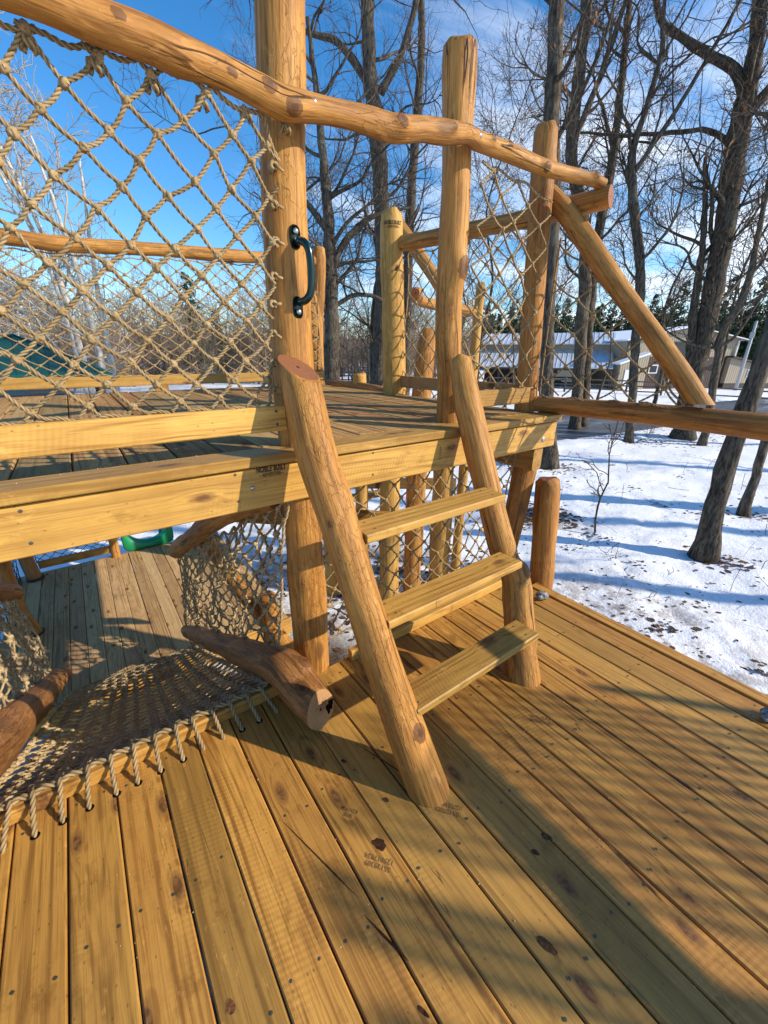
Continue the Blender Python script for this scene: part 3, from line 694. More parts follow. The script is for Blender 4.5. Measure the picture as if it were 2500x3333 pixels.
log('side_beam', [(2.40, 1.60, 1.190, .050), (2.40, 1.25, 1.196, .052), (2.40, .92, 1.202, .055), (2.40, .45, 1.201, .058), (2.40, -.3, 1.205, .06), (2.40, -1.3, 1.21, .06), (2.40, -2.05, 1.21, .06)], 'log_red', pf, seed=15, label='thick horizontal log running off the right edge of the picture')
log('side_beam_post', [(2.42, -1.93, GZ - .1, .09), (2.41, -1.93, 1.16, .085)], 'log', pf, seed=16, sides=18, step=.05)
bolt(rail_, (.745, 1.362, 2.176), (.0, -1, .0), .010, 'rail_bolt'); bolt(rail_, (1.535, 1.439, 2.312), (0, -1, 0), .010, 'rail_bolt')

# ------------------------------------------------------------------ ladder
la = root('ladder', (1.1, .8, 0), 'log ladder with three plank rungs leaning up to the platform', 'ladder')
log('side_rail', [(.739, .722, -.002, .075), (.720, .812, .171, .073), (.694, .914, .398, .070), (.672, 1.036, .669, .069), (.655, 1.154, .933, .070), (.636, 1.256, 1.16, .072), (.640, 1.335, 1.34, .069), (.646, 1.385, 1.445, .061)], 'log', la, seed=31, sides=40, step=.014,
    cut0=(0, 0, -1), cut1=(.15, -.40, .91), knots=[(.728, .768, .232, .030, .005), (.595, 1.19, 1.06, .016, .004), (.60, 1.12, .95, .012, -.004)], label='left side rail, a thick bowed log with slanted sawn top')
log('side_rail', [(1.505, .850, -.002, .075), (1.535, .935, .203, .070), (1.578, 1.025, .43, .062), (1.562, 1.07, .52, .060), (1.545, 1.10, .60, .065), (1.534, 1.181, .788, .063), (1.528, 1.283, 1.032, .066), (1.526, 1.39, 1.285, .063), (1.540, 1.465, 1.46, .050)], 'log', la, seed=32, sides=36, step=.014,
    cut0=(0, 0, -1), ch1=.02, knots=[(1.60, .985, .50, .035, .024)], label='right side rail, a kinked log')
log('rail_stub', [(1.530, .880, .10, .060), (1.560, .955, .30, .062), (1.588, 1.005, .43, .058), (1.596, 1.015, .485, .040)], 'log', la, seed=33, sides=28, step=.014, ch1=.012)
for q, (z, y0) in enumerate(((.899, 1.063), (.610, .932), (.300, .793))):
    ru_ = board('rung', (.716 if q < 2 else .745, y0 + .066, z), (1.475, y0 + .066, z), .132, .035, 'beam', la, up=(0, (-.02, .03, .0)[q], 1), bev=.005)
    screws('screw_heads', [(x, y0 + .066 + dy, z + .001) for x in (.77, 1.42) for dy in (-.035, .035)], ru_, .004)

# ------------------------------------------------------------------ green grab handle on the post
gh = root('grab_handle', (.71, 1.45, 1.75), 'dark green metal grab handle bolted to the thick post', 'handle')
hb = MB()
hb.tube(spline([(.708, 1.468, 1.836), (.711, 1.440, 1.838), (.718, 1.420, 1.830), (.726, 1.410, 1.806), (.729, 1.407, 1.75), (.726, 1.410, 1.692), (.715, 1.420, 1.666), (.706, 1.440, 1.658), (.700, 1.468, 1.660)], .006), .0128, 14)
hb.build('grip', M['green_paint'], gh)
for zc_, xc in ((1.852, .704), (1.640, .697)):
    mb = MB(); t = np.linspace(0, 2 * math.pi, 25)[:-1]
    pr = np.stack([np.sign(np.cos(t)) * np.abs(np.cos(t)) ** .7 * .019, np.sign(np.sin(t)) * np.abs(np.sin(t)) ** .7 * .036], 1)
    for yy, s in ((1.470, 1.0), (1.459, 1.0), (1.456, .9)):
        mb.V.append(np.stack([xc + pr[:, 0] * s, np.full(24, yy), zc_ + pr[:, 1] * s], 1))
    mb.n = 72
    Q = [(i * 24 + j, i * 24 + (j + 1) % 24, i * 24 + 24 + (j + 1) % 24, i * 24 + 24 + j) for i in range(2) for j in range(24)]
    mb.Q.append(np.array(Q)); mb.add([(xc, 1.4558, zc_)], None, None); mb.T.append(np.array([(72, 48 + (j + 1) % 24, 48 + j) for j in range(24)]))
    fl_ = mb.build('flange', M['green_paint'], gh, True)
    bolt(fl_, (xc, 1.454, zc_ + (.016 if zc_ > 1.7 else -.014)), (0, -1, 0), .0095)

# ------------------------------------------------------------------ cargo nets
n1 = root('cargo_net', (.2, 1.44, 1.3), 'thick beige rope net hanging under the front handrail at left', 'cargo net')
def f1(u, v):
    w = (v - 1.31) / .85
    return (u, 1.437 - .045 * max(0, w) + .03 * max(0, min(1, (u - .45) / .15)) * (1 - w * .4) + .006 * math.sin(u * 9) * math.sin(v * 7), v)
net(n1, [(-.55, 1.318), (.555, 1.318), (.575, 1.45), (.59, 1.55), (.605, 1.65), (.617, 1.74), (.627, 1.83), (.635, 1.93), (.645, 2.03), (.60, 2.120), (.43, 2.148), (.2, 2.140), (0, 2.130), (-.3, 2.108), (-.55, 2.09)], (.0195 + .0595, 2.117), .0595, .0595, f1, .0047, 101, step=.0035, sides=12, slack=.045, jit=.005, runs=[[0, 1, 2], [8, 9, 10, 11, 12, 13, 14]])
for k in range(-4, 6):                                          # rope tucked round the rail
    x = .079 + .119 * k
    if x < -.5: continue
    zc_ = 2.145 + .02 * min(0, x) + (.008 if .5 < x < .7 else 0); yc = 1.345 + .045 * (x + .1) * .7
    rope('lashing', [(x - .012, yc + .05, zc_ - .055), (x - .008, yc + .048, zc_ - .03), (x, yc + .030, zc_ - .045), (x + .01, yc + .05, zc_ - .05)], .0066, 'rope', n1, .006)
for z, x in ((2.032, .647), (1.93, .638), (1.83, .632), (1.729, .618), (1.645, .606), (1.553, .596), (1.457, .588), (1.363, .586)):   # stapled to the post
    mb = MB()
    for a in range(3):
        t = np.linspace(0, 2 * math.pi, 12); mb.tube(np.stack([x + np.cos(t) * .010, 1.468 + a * .006 - .008 + 0 * t, z + np.sin(t) * .010], 1), .0058, 6, cap=False)
    mb.tube([(x + .006, 1.455, z), (x + .026, 1.450, z + .012 - .02 * ((z * 100) % 2))], .005, 6); mb.build('lashing', M['rope'], n1)
n2 = root('cargo_net', (1.9, 1.55, 1.3), 'rope net between the two front posts right of the ladder', 'cargo net')
net(n2, [(1.655, 1.305), (2.235, 1.305), (2.235, 1.60), (2.215, 1.95), (2.185, 2.22), (1.98, 2.265), (1.78, 2.275), (1.63, 2.265), (1.625, 1.9), (1.64, 1.55)], (1.823, 1.873), .098, .078, lambda u, v: (u, 1.528 + .02 * math.sin(u * 8 + v * 5) - .03 * max(0, (v - 1.9)), v), .0048, 102, step=.009, sides=6, lobes=2, runs=[[0, 1], [4, 5, 6, 7]])
n3 = root('cargo_net', (2.38, 1.2, 1.25), 'triangular rope net under the slanting brace on the right', 'cargo net')
net(n3, [(1.56, 1.255), (1.56, 2.10), (1.50, 2.12), (1.18, 1.755), (.90, 1.445), (.76, 1.265), (1.1, 1.258)], (1.515, 1.857), .107, .087, lambda u, v: (2.375 + .008 * math.sin(u * 11 + v * 7), u, v), .0048, 103, step=.009, sides=6, lobes=2, slack=.05, runs=[[0, 1], [4, 5, 6, 0]])
n4 = root('cargo_net', (2.38, 2.4, 1.25), 'rope net along the right side below the side handrail', 'cargo net')
net(n4, [(1.72, 1.13), (2.96, 1.13), (2.94, 1.7), (2.92, 2.235), (2.4, 2.215), (1.72, 2.195)], (2.0, 1.8), .09, .08, lambda u, v: (2.385 + .02 * math.sin(u * 5 + v * 6), u, v), .0046, 104, step=.012, sides=6, lobes=0, knots='joined')
n5 = root('cargo_net', (.8, 4.42, 1.25), 'rope net along the back of the platform seen through the front net', 'cargo net')
net(n5, [(-1.4, 1.30), (2.36, 1.30), (2.36, 2.33), (1.8, 2.30), (.9, 2.25), (.3, 2.205), (-.3, 2.195), (-1.4, 2.19)], (.056, 1.882), .082, .056, lambda u, v: (u, 4.43 + .02 * math.sin(u * 4 + v * 6), v), .0050, 105, step=.02, sides=5, lobes=0, knots='joined')
n6 = root('cargo_net', (1.5, 1.56, .5), 'rope net below the platform seen through the ladder', 'cargo net')
net(n6, [(.79, .10), (2.1, .10), (2.19, .45), (2.22, .935), (.80, .935), (.79, .5)], (.98, .847), .0575, .061, lambda u, v: (u, 1.575 + .02 * math.sin(u * 5 + v * 6), v), .0043, 106, step=.009, sides=6, lobes=2, knots='joined', mat='rope')
# ------------------------------------------------------------------ rope ramp down to the far deck
rp = root('net_ramp', (-.05, 1.47, 0), 'sloping rope net ramp between two dark logs at lower left', 'net ramp')
log('stringer', [(.545, 1.175, .100, .078), (.520, 1.30, .118, .086), (.495, 1.46, .136, .080), (.455, 1.80, -.01, .075), (.435, 2.3, -.27, .072), (.42, 3.0, -.65, .068), (.40, 3.6, -.98, .064), (.39, 3.88, -1.12, .050)], 'log_dark', rp, seed=41, sides=36, step=.016,
    cut0=(.35, -.93, .25), ch1=.015, knots=[(.56, 1.36, .20, .030, .016), (.50, 1.24, .19, .03, .006)], rough=1.6, label='right ramp log with hollow sawn end')
log('stringer', [(-.66, 1.20, .12, .10), (-.655, 1.5, .16, .108), (-.645, 2.1, -.18, .112), (-.64, 2.44, -.34, .108), (-.635, 3.0, -.66, .096), (-.62, 3.5, -.92, .084), (-.61, 3.80, -1.09, .072)], 'log_dark', rp, seed=42, sides=30, rough=1.3, ch1=.015, label='left ramp log')
mb = MB(); t = np.linspace(0, 2 * math.pi, 21)[:-1]; rr = .018 * (1 + .35 * np.sin(2 * t + 1) + .2 * np.sin(5 * t))
c0 = np.array((.578, 1.1625, .112)); ax = np.array((.93, .35, 0)); ay = np.array((-.06, .25, .96))
V = c0 + ax * (np.cos(t) * rr)[:, None] + ay * (np.sin(t) * rr * 1.7)[:, None] + np.array((.35, -.93, .25)) * .004
mb.add(np.vstack([V, [c0 + np.array((.35, -.93, .25)) * .004]]), None, [(20, i, (i + 1) % 20) for i in range(20)]); mb.build('rot_hole', M['hole'], rp, False)
log('handrail', [(.60, 1.60, .90, .045), (.53, 1.85, .80, .050), (.47, 2.3, .58, .056), (.445, 2.9, .26, .062), (.43, 3.35, .02, .068), (.425, 3.62, -.13, .070), (.425, 3.72, -.18, .050)], 'log_red', rp, seed=43, ch1=.03, rough=1.8, label='upper log of the ramp side, knobbly lower end')
log('handrail', [(-.72, 1.60, .90, .05), (-.71, 2.3, .55, .055), (-.70, 3.0, .20, .062), (-.69, 3.70, -.18, .064)], 'log_red', rp, seed=44, ch1=.03)
def ramp(u, v):
    return np.array((-.57 + .99 * u, 1.478 + 2.30 * v, .072 - 1.345 * v - .10 * (4 * u * (1 - u)) ** .8 * math.sin(math.pi * min(1, v * 1.0)) ** .7))
rngn = np.random.RandomState(77)
NU, NV = 13, 43
grid = {}
for i in range(NU + 1):
    for j in range(NV + 1):
        v = (j / NV) ** 1.25; v = v + .012 * math.sin(i * 1.3) * math.sin(math.pi * v)
        u = i / NU + (.010 if (j % 2) else -.010) * (1 if 0 < i < NU else 0)
        grid[i, j] = ramp(min(1, max(0, u)), min(1, v)) + rngn.normal(0, .0018, 3)
for i in range(NU + 1):
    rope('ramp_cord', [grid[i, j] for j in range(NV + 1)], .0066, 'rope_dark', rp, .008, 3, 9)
for j in range(1, NV):
    P = []
    for i in range(NU + 1):
        P.append(grid[i, j] + np.array((0, 0, .004)))
        if i < NU: P.append((grid[i, j] + grid[i + 1, j]) / 2 + np.array((0, .012 * (1 if (i + j) % 2 else -1), -.006)))
    rope('cross_cord', P, .0060, 'rope_dark', rp, .008, 3, 6)
mb = MB(); base = knot_mesh(.0100, 3); bv = np.array([q.co[:] for q in base.vertices]); bf = np.array([p.vertices[:] for p in base.polygons])
for (i, j), p in grid.items():
    if 0 < j < NV: mb.add(bv @ np.array(Matrix.Rotation(i * 1.7 + j, 3, 'Y')).T + p, bf)
mark(mb.build('knots', M['rope_dark'], rp), kind='stuff')
rope('border_rope', [grid[i, NV] + np.array((0, 0, .006)) for i in range(NU + 1)], .0075, 'rope_dark', rp, .008)
for k, (a, b) in enumerate(((.60, .70), (.76, .86), (.90, .97))):       # boards under the netting
    pa, pb = ramp(.0, a), ramp(1., a); z = pa[2] - .20
    board('ramp_board', (-.60, pa[1], z), (.44, pa[1], z), .20, .036, 'deck', rp, up=(0, .5, .87))
# the edge rope laced over the edge board through holes in the planks
hx = [-.499, -.42, -.346, -.271, -.19, -.122, -.046, .033, .109, .188, .264, .339, .418]
tops = [-.474, -.414, -.339, -.259, -.188, -.113, -.041, .034, .097, .177, .248, .320, .385]
hx = [-.73, -.655, -.577] + hx; tops = [-.70, -.63, -.555] + tops
P = []
for a, b in zip(tops[:-1], tops[1:]): P += [(a, 1.462, .0735), ((a * .6 + b * .4), 1.472, .0765)]
P += [(tops[-1], 1.462, .074), (.43, 1.47, .085)]
rope('edge_rope', P, .0090, 'rope', rp, .007)
for a, b in zip(tops, hx):
    rope('lashing', [(a - .002, 1.478, .050), (a, 1.470, .078), (a + .004, 1.448, .083), ((a + b) / 2, 1.408, .046), (b, 1.366, .006), (b + .001, 1.360, -.02)], .0070, 'rope', rp, .006)
mb = MB()
for b in hx:
    t = np.linspace(0, 2 * math.pi, 17)[:-1]; V = np.stack([b + .001 + np.cos(t) * .0135, 1.3605 + np.sin(t) * .0135, np.full(16, .0014)], 1)
    mb.add(np.vstack([V, [[b, 1.3605, .0014]]]), None, [(16, i, (i + 1) % 16) for i in range(16)])
mark(mb.build('rope_holes', M['hole'], ld, False), kind='stuff')
def side(sgn):
    if sgn > 0: B0, B1, T0, T1 = (.515, 1.56, .17), (.40, 3.86, -1.06), (.615, 1.50, .95), (.43, 3.66, -.15)
    else: B0, B1, T0, T1 = (-.66, 1.30, .20), (-.63, 3.74, -1.04), (-.72, 1.50, .95), (-.69, 3.66, -.12)
    B0, B1, T0, T1 = map(np.array, (B0, B1, T0, T1))
    def f(a, b):
        u = a / 2.6; v = b / .95
        p = (B0 * (1 - u) + B1 * u) * (1 - v) + (T0 * (1 - u) + T1 * u) * v
        return p + np.array((-sgn * .05 * math.sin(math.pi * v) * math.sin(math.pi * u) + .012 * math.sin(a * 9 + b * 7), 0, -.03 * math.sin(math.pi * u) * v))
    return f
s1 = root('ramp_side_net', (.5, 1.6, .1), 'loose rope net on the right side of the ramp beside the thick post', 'cargo net')
net(s1, [(0, 0), (2.58, 0), (2.58, .95), (.0, .95)], (0, 0), .085, .068, side(1), .0058, 111, step=.010, sides=6, lobes=2, jit=.007, knots='joined', slack=.07, mat='rope_dark')
s2 = root('ramp_side_net', (-.66, 1.6, .1), 'dense rope net at the left edge beside the left ramp log', 'cargo net')
net(s2, [(0, 0), (2.58, 0), (2.58, .95), (.0, .95)], (0, 0), .075, .055, side(-1), .0058, 112, step=.012, sides=6, lobes=0, jit=.009, knots='joined', slack=.10, mat='rope_dark')

# ------------------------------------------------------------------ far deck below, at the foot of the ramp
fd = root('far_deck', (.3, 5.0, -1.3), 'greyish plank deck at the foot of the rope ramp', 'deck')
rng = random.Random(14)
for k in range(-5, 13):
    x = -.45 + (k + .5) * .1425
    o = put('plank', board_mesh(2.84, .1375, .036), M['far_board'], None, (x, 3.73, -1.3 + rng.uniform(-.002, .002)), (0, 0, rng.uniform(-.0015, .0015))); adopt(o, fd)
board('rim_board', (-1.17, 3.70, -1.305), (1.42, 3.70, -1.305), .036, .20, 'deck', fd)
board('rim_board', (-1.17, 6.60, -1.305), (1.42, 6.60, -1.305), .036, .20, 'deck', fd)
log('post', [(-.90, 5.02, -1.302, .078), (-.945, 5.02, -1.0, .070), (-.94, 5.02, -.66, .066), (-.92, 5.0, -.2, .064), (-.93, 5.0, .4, .062)], 'log_red', fd, seed=51, cut0=(0, 0, -1), label='bowed orange post at the left edge')
log('post', [(-.945, 6.42, -1.30, .080), (-.97, 6.42, -.9, .075), (-.98, 6.42, .2, .07)], 'log_dark', fd, seed=52, sides=20, label='dark post with black rubber collar')
mb = MB()
for zc_ in (-1.288, -1.272): 
    t = np.linspace(0, 2 * math.pi, 25); mb.tube(np.stack([-.945 + np.cos(t) * .088, 6.42 + np.sin(t) * .088, np.full(25, zc_)], 1), .011, 6, cap=False, ref=np.array((0., 0, 1)))
mb.build('rubber_collar', M['rubber'], fd)
mb = MB(); t = np.linspace(0, 2 * math.pi, 25); mb.tube(np.stack([-.90 + np.cos(t) * .084, 5.02 + np.sin(t) * .084, np.full(25, -1.292)], 1), .010, 6, cap=False, ref=np.array((0., 0, 1))); mb.build('rubber_collar', M['rubber'], fd)
log('post', [(-.03, 6.55, -1.30, .056), (-.015, 6.55, -.9, .052), (-.01, 6.55, .2, .05)], 'log', fd, seed=53, sides=18, label='slim pale post beside the green panel')
board('toe_board', (-.89, 6.55, -1.175), (-.075, 6.55, -1.175), .105, .034, 'deck', fd, up=(0, -1, 0))
bn = root('black_net', (-.5, 6.57, -1.2), 'fine black cord net at the far edge of the lower plank deck', 'net')
net(bn, [(-.90, -1.14), (-.06, -1.14), (-.06, -.2), (-.90, -.2)], (-.5, -1.0), .058, .045, lambda u, v: (u, 6.575 + .01 * math.sin(u * 9 + v * 7), v), .004, 121, step=.03, sides=4, lobes=0, mat='rope_black', knots='none', slack=.06)
bn2 = root('black_net', (-1.05, 5.7, -1.2), 'black cord net left of the dark collared post', 'net')
net(bn2, [(5.1, -1.28), (6.4, -1.28), (6.4, -.2), (5.1, -.2)], (5.7, -1.0), .058, .05, lambda u, v: (-1.07 + .01 * math.sin(u * 9 + v * 7), u, v), .004, 122, step=.03, sides=4, lobes=0, mat='rope_black', knots='none', slack=.06)
# green slide entrance panel with a round opening
gp = root('plastic_panel', (.42, 6.62, -1.3), 'bright green plastic panel with a round opening at the far deck edge', 'panel')
mb = MB(); NS = 64; t = np.linspace(0, 2 * math.pi, NS, endpoint=False)
cxp, czp, hw, hh, hr = .425, -.915, .345, .385, .275
k = 1 / np.maximum(np.abs(np.cos(t)) ** 8 + np.abs(np.sin(t)) ** 8, 1e-9) ** (1 / 8)
loops = []
for yy, out, inn in ((6.585, .96, 1.10), (6.60, 1.0, 1.06), (6.66, 1.0, 1.0), (6.70, 1.0, 1.0)):
    loops.append((np.stack([cxp + np.cos(t) * k * hw * out, np.full(NS, yy), czp + np.sin(t) * k * hh * out], 1), np.stack([cxp + np.cos(t) * hr * inn, np.full(NS, yy), czp + np.sin(t) * hr * inn], 1)))
V = np.vstack([q for l in loops for q in l]); Q = []
idx = lambda l, s_, j: (l * 2 + s_) * NS + j % NS
for j in range(NS):
    Q.append((idx(0, 0, j), idx(0, 0, j + 1), idx(0, 1, j + 1), idx(0, 1, j)))
    Q.append((idx(3, 0, j + 1), idx(3, 0, j), idx(3, 1, j), idx(3, 1, j + 1)))
    for l in range(3):
        Q.append((idx(l, 0, j + 1), idx(l, 0, j), idx(l + 1, 0, j), idx(l + 1, 0, j + 1)))
        Q.append((idx(l, 1, j), idx(l, 1, j + 1), idx(l + 1, 1, j + 1), idx(l + 1, 1, j)))
mb.add(V, Q); mb.build('panel', M['green_plastic'], gp)
mb = MB(); mb.tube(spline([(.60, 6.70, -1.14), (.62, 6.78, -1.10), (.66, 6.86, -1.14)], .02), .022, 10); mb.build('lug', M['green_plastic'], gp)

# ------------------------------------------------------------------ second log structure behind, right of the platform
tw = root('log_tower', (3.0, 3.6, GZ), 'second log climbing frame standing behind the right side of the platform', 'climbing frame')
log('post', [(2.86, 3.74, GZ - .1, .13), (2.85, 3.74, .2, .125), (2.83, 3.74, .98, .115)], 'log_pale', tw, seed=61, sides=20, step=.04, ch1=.03)
log('post', [(3.22, 3.66, GZ - .1, .06), (3.21, 3.66, .0, .055), (3.2, 3.66, .45, .05)], 'log_pale', tw, seed=62, sides=18, step=.04, ch1=.03)
log('post', [(3.76, 3.72, GZ - .1, .15), (3.72, 3.70, .0, .14), (3.62, 3.68, .9, .13)], 'log_pale', tw, seed=63, sides=20, step=.04, ch1=.03)
log('post', [(2.56, 3.92, GZ - .1, .08), (2.555, 3.92, 1.0, .075), (2.55, 3.92, 1.26, .068)], 'log_pale', tw, seed=64, sides=18, step=.04, ch1=.03)
log('post', [(3.22, 3.69, GZ, .12), (3.24, 3.68, .6, .12), (3.27, 3.66, 1.4, .11), (3.29, 3.64, 1.70, .085)], 'log', tw, seed=65, sides=20, step=.04, ch1=.05, rough=1.6)
log('post', [(3.86, 3.49, GZ, .065), (3.87, 3.48, .6, .06), (3.88, 3.46, 2.2, .05)], 'log_pale', tw, seed=66, sides=18, step=.05, ch1=.03)
log('brace', [(2.88, 3.78, 2.75, .055), (2.90, 3.40, 2.38, .06), (2.92, 2.98, 1.96, .06)], 'log', tw, seed=67, sides=18)
log('rung', [(2.60, 3.06, 1.985, .050), (2.95, 3.36, 1.965, .050), (3.9, 3.50, 1.93, .05)], 'log', tw, seed=68, sides=18, ch0=.02)
log('side_beam', [(2.55, 4.6, 1.14, .05), (2.53, 3.9, 1.14, .055), (2.53, 3.1, 1.10, .055)], 'log_red', tw, seed=69, sides=18, step=.05)
board('cross_beam', (2.9, 5.3, -.30), (4.4, 4.1, -.28), .05, .17, 'upper', tw)
for q in range(3):
    board('step', (2.66, 4.35 + q * .28, -.75 + q * .35), (3.4, 4.25 + q * .28, -.75 + q * .35), .22, .04, 'beam', tw)
board('step_stringer', (2.70, 4.2, -1.2), (2.72, 5.1, .25), .20, .04, 'beam', tw, up=(0, -.8, .6))
log('sloping_log', [(.60, 3.55, .05, .05), (.78, 3.05, -.40, .058), (1.02, 2.45, -.86, .06)], 'log', tw, seed=70, sides=18, ch1=.02)
log('stub_post', [(.905, 2.78, GZ - .1, .075), (.90, 2.78, -.5, .072), (.895, 2.78, -.33, .066)], 'log', tw, seed=71, sides=22, ch1=.02)
board('cross_beam', (.62, 3.2, .42), (1.9, 2.4, .28), .05, .16, 'deck', tw)
board('cross_beam', (.95, 2.2, -.98), (2.0, 2.0, -.98), .14, .04, 'beam', tw)
board('cross_beam', (.95, 2.45, -1.05), (2.0, 2.35, -1.05), .14, .04, 'beam', tw)
# ------------------------------------------------------------------ added plank screen, out of view, shaped to throw shade over the deck
pal = root('shade_screen', (3.9, -3.6, GZ), 'tall uneven plank screen added unseen behind the camera on the right to shade the deck', 'screen')
sx, sy = math.cos(SUN_AZ), math.sin(SUN_AZ)
rng = random.Random(31)
def screen_board(q, w, wd, a=5.2):
    """upright plank whose top edge lies at height w across the sun's rays and q along the screen"""
    x = a * sx - q * sy; y = a * sy + q * sx; z = (w + a * math.sin(SUN_EL)) / math.cos(SUN_EL)
    board('plank', (x, y, GZ), (x, y, z), wd, .03, 'beam', pal, up=(sx, sy, 0))
for q, w, wd in ((.345, .00, .035), (.395, .03, .038), (.445, .05, .04), (.575, .12, .04), (.63, .15, .042), (.685, .165, .042), (1.70, -.30, .05)):
    screen_board(q, w, wd)
for k in range(15):
    q = .835 + k * .054; screen_board(q, .170 + .018 * math.sin(k * 1.7) - (max(0, q - 1.25) * .55), .027)
for q in (.42, .64, 1.71):
    x = 5.28 * sx - q * sy; y = 5.28 * sy + q * sx; log('post', [(x, y, GZ - .1, .05), (x, y, 1.9, .04)], 'log', pal, seed=int(q * 100), sides=14, step=.12)
board('cross_rail', (5.24 * sx - .3 * sy, 5.24 * sy + .3 * sx, 1.4), (5.24 * sx - 1.8 * sy, 5.24 * sy + 1.8 * sx, 1.4), .04, .09, 'beam', pal)

# ------------------------------------------------------------------ sawdust crumbs on the boards
rg = np.random.RandomState(5); mb = MB()
for _ in range(420):
    u = rg.rand()
    if u < .45: x, y, z = rg.uniform(.6, 2.2), 1.46 - abs(rg.normal(0, .25)), .001
    elif u < .8: x, y, z = DX0 + PITCH * rg.randint(2, 18) + rg.normal(0, .012), rg.uniform(-.1, 1.3), .001
    else: x, y, z = rg.uniform(-.2, 2.2), 1.55 + rg.normal(0, .03), PZ + .001
    s_ = rg.uniform(.0012, .0032); a = rg.uniform(0, 3.14); c_, q_ = math.cos(a) * s_, math.sin(a) * s_
    mb.add([(x - c_, y - q_, z), (x + q_ * .6, y - c_ * .6, z), (x + c_, y + q_, z + .0005), (x - q_ * .6, y + c_ * .6, z), (x, y, z + s_ * .8)], None, [(0, 1, 4), (1, 2, 4), (2, 3, 4), (3, 0, 4)])
M['sawdust'] = plain('sawdust', (.62, .45, .22), .9)
mark(mb.build('sawdust', M['sawdust'], None, False), 'pale sawdust crumbs along the board joints', 'sawdust', kind='stuff')
# ------------------------------------------------------------------ stones left on the deck
def stone(name, loc, size, seed, label):
    rg = np.random.RandomState(seed); u = np.linspace(0, 2 * math.pi, 15)[:-1]; w = np.linspace(0, math.pi, 9)
    V = []
    for b in w:
        for a in u: V.append((math.sin(b) * math.cos(a), math.sin(b) * math.sin(a), math.cos(b)))
    V = np.array(V); f = 1 + .16 * np.sin(V @ rg.normal(0, 2.2, 3) + 1) + .10 * np.sin(V @ rg.normal(0, 5, 3)) + .05 * np.sin(V @ rg.normal(0, 9, 3))
    V = V * f[:, None] * np.array(size); V[:, 2] -= V[:, 2].min()
    Q = [(i * 14 + j, i * 14 + 14 + j, i * 14 + 14 + (j + 1) % 14, i * 14 + (j + 1) % 14) for i in range(8) for j in range(14)]
    return mark(put(name, mesh_np(name, V, [np.array(Q)], False), M['stone'], None, loc), label, 'stone')
stone('stone', (2.155, 1.185, .002), (.045, .032, .026), 3, 'small dark grey rock on the deck behind the right ladder rail')
stone('stone', (2.15, .055, .002), (.036, .03, .024), 8, 'grey rock on the deck at the right edge of the picture')
# ------------------------------------------------------------------ ground, road, hill
def vn(x, y, s, seed=0.0):
    return noise.noise(Vector((x * s + seed, y * s - seed * 1.7, seed * .37)))
ROADC = [(-30, 17.6), (0, 13.4), (17, 10.6), (30, 8.5), (60, 3.8), (120, -5)]
def road_d(x, y):
    best = 1e9
    for (ax_, ay_), (bx, by) in zip(ROADC[:-1], ROADC[1:]):
        ex, ey = bx - ax_, by - ay_; t = max(0, min(1, ((x - ax_) * ex + (y - ay_) * ey) / (ex * ex + ey * ey)))
        best = min(best, math.hypot(x - ax_ - ex * t, y - ay_ - ey * t))
    return best
FEET = [(9.6 - .52 * k + .06 * math.sin(k * 2.1), 2.4 + .30 * k + (.11 if k % 2 else -.11), 2.6 + .2 * math.sin(k)) for k in range(9)] + [(5.2 + .34 * k, .6 + .48 * k + (.1 if k % 2 else -.1), .95 + .2 * math.sin(k * 2)) for k in range(7)]
def ground_z(x, y):
    d = math.hypot(x, y)
    h = .05 * vn(x, y, .45) + .035 * vn(x, y, 1.3, 3) + (.034 * vn(x, y, 3.0, 7) + .016 * vn(x, y, 7, 9) if d < 16 else 0)
    h += .05 * vn(x, y, .12, 5)
    m = min(1, max(0, (road_d(x, y) - 2.5) / 1.2)); h = h * m - .03 * (1 - m)
    if 2.6 < road_d(x, y) < 3.6: h += .05 + .05 * vn(x, y, 2.2, 2)
    for tx, ty in ((7.83, 1.64), (10.74, 6.4), (10.74, 1.84), (16.75, 6.85), (19.2, 5.9)):
        e = (x - tx) ** 2 + (y - ty) ** 2
        if e < 1.2: h -= .09 * math.exp(-e / .12)
    for fx, fy, fa in FEET:
        ex, ey = x - fx, y - fy
        if ex * ex + ey * ey < .05:
            a_ = ex * math.cos(fa) + ey * math.sin(fa); b_ = -ex * math.sin(fa) + ey * math.cos(fa); h -= .055 * math.exp(-(a_ / .13) ** 4 - (b_ / .055) ** 4)
    far = max(0, (d - 75) / 120); h += 5.5 * min(1, far) ** 1.3
    return GZ + h
t = np.linspace(-1, 1, 321); g1 = np.sinh(t * 5.4) / np.sinh(5.4) * 330.0
gx = g1 + 6.0; gy = g1 + 2.5
V = np.array([(x, y, ground_z(x, y)) for y in gy for x in gx]); n = len(gx)
i = np.arange(n - 1)[:, None] * n; j = np.arange(n - 1)[None, :]
Q = np.stack([i + j, i + j + 1, i + n + j + 1, i + n + j], -1).reshape(-1, 4)
g = NT('snow')
p = g.t.nodes.new('ShaderNodeNewGeometry').outputs['Position']
nz = g.noise(p, .9, 5, .6); n2 = g.noise(p, 6, 5, .65); n3 = g.noise(p, 34, 4, .6)
px = g.xyz(p)
def blob(cx_, cy_, r_):
    return g.ramp(g.math('SQRT', g.math('ADD', g.math('POWER', g.math('SUBTRACT', px[0], cx_), 2.0), g.math('POWER', g.math('SUBTRACT', px[1], cy_), 2.0))), r_, 0.0)
near = g.math('ADD', blob(4.5, 1.4, 2.5), g.math('ADD', blob(2.5, 4.5, 3.4), blob(7.0, 4.2, 1.2)), clamp=True)
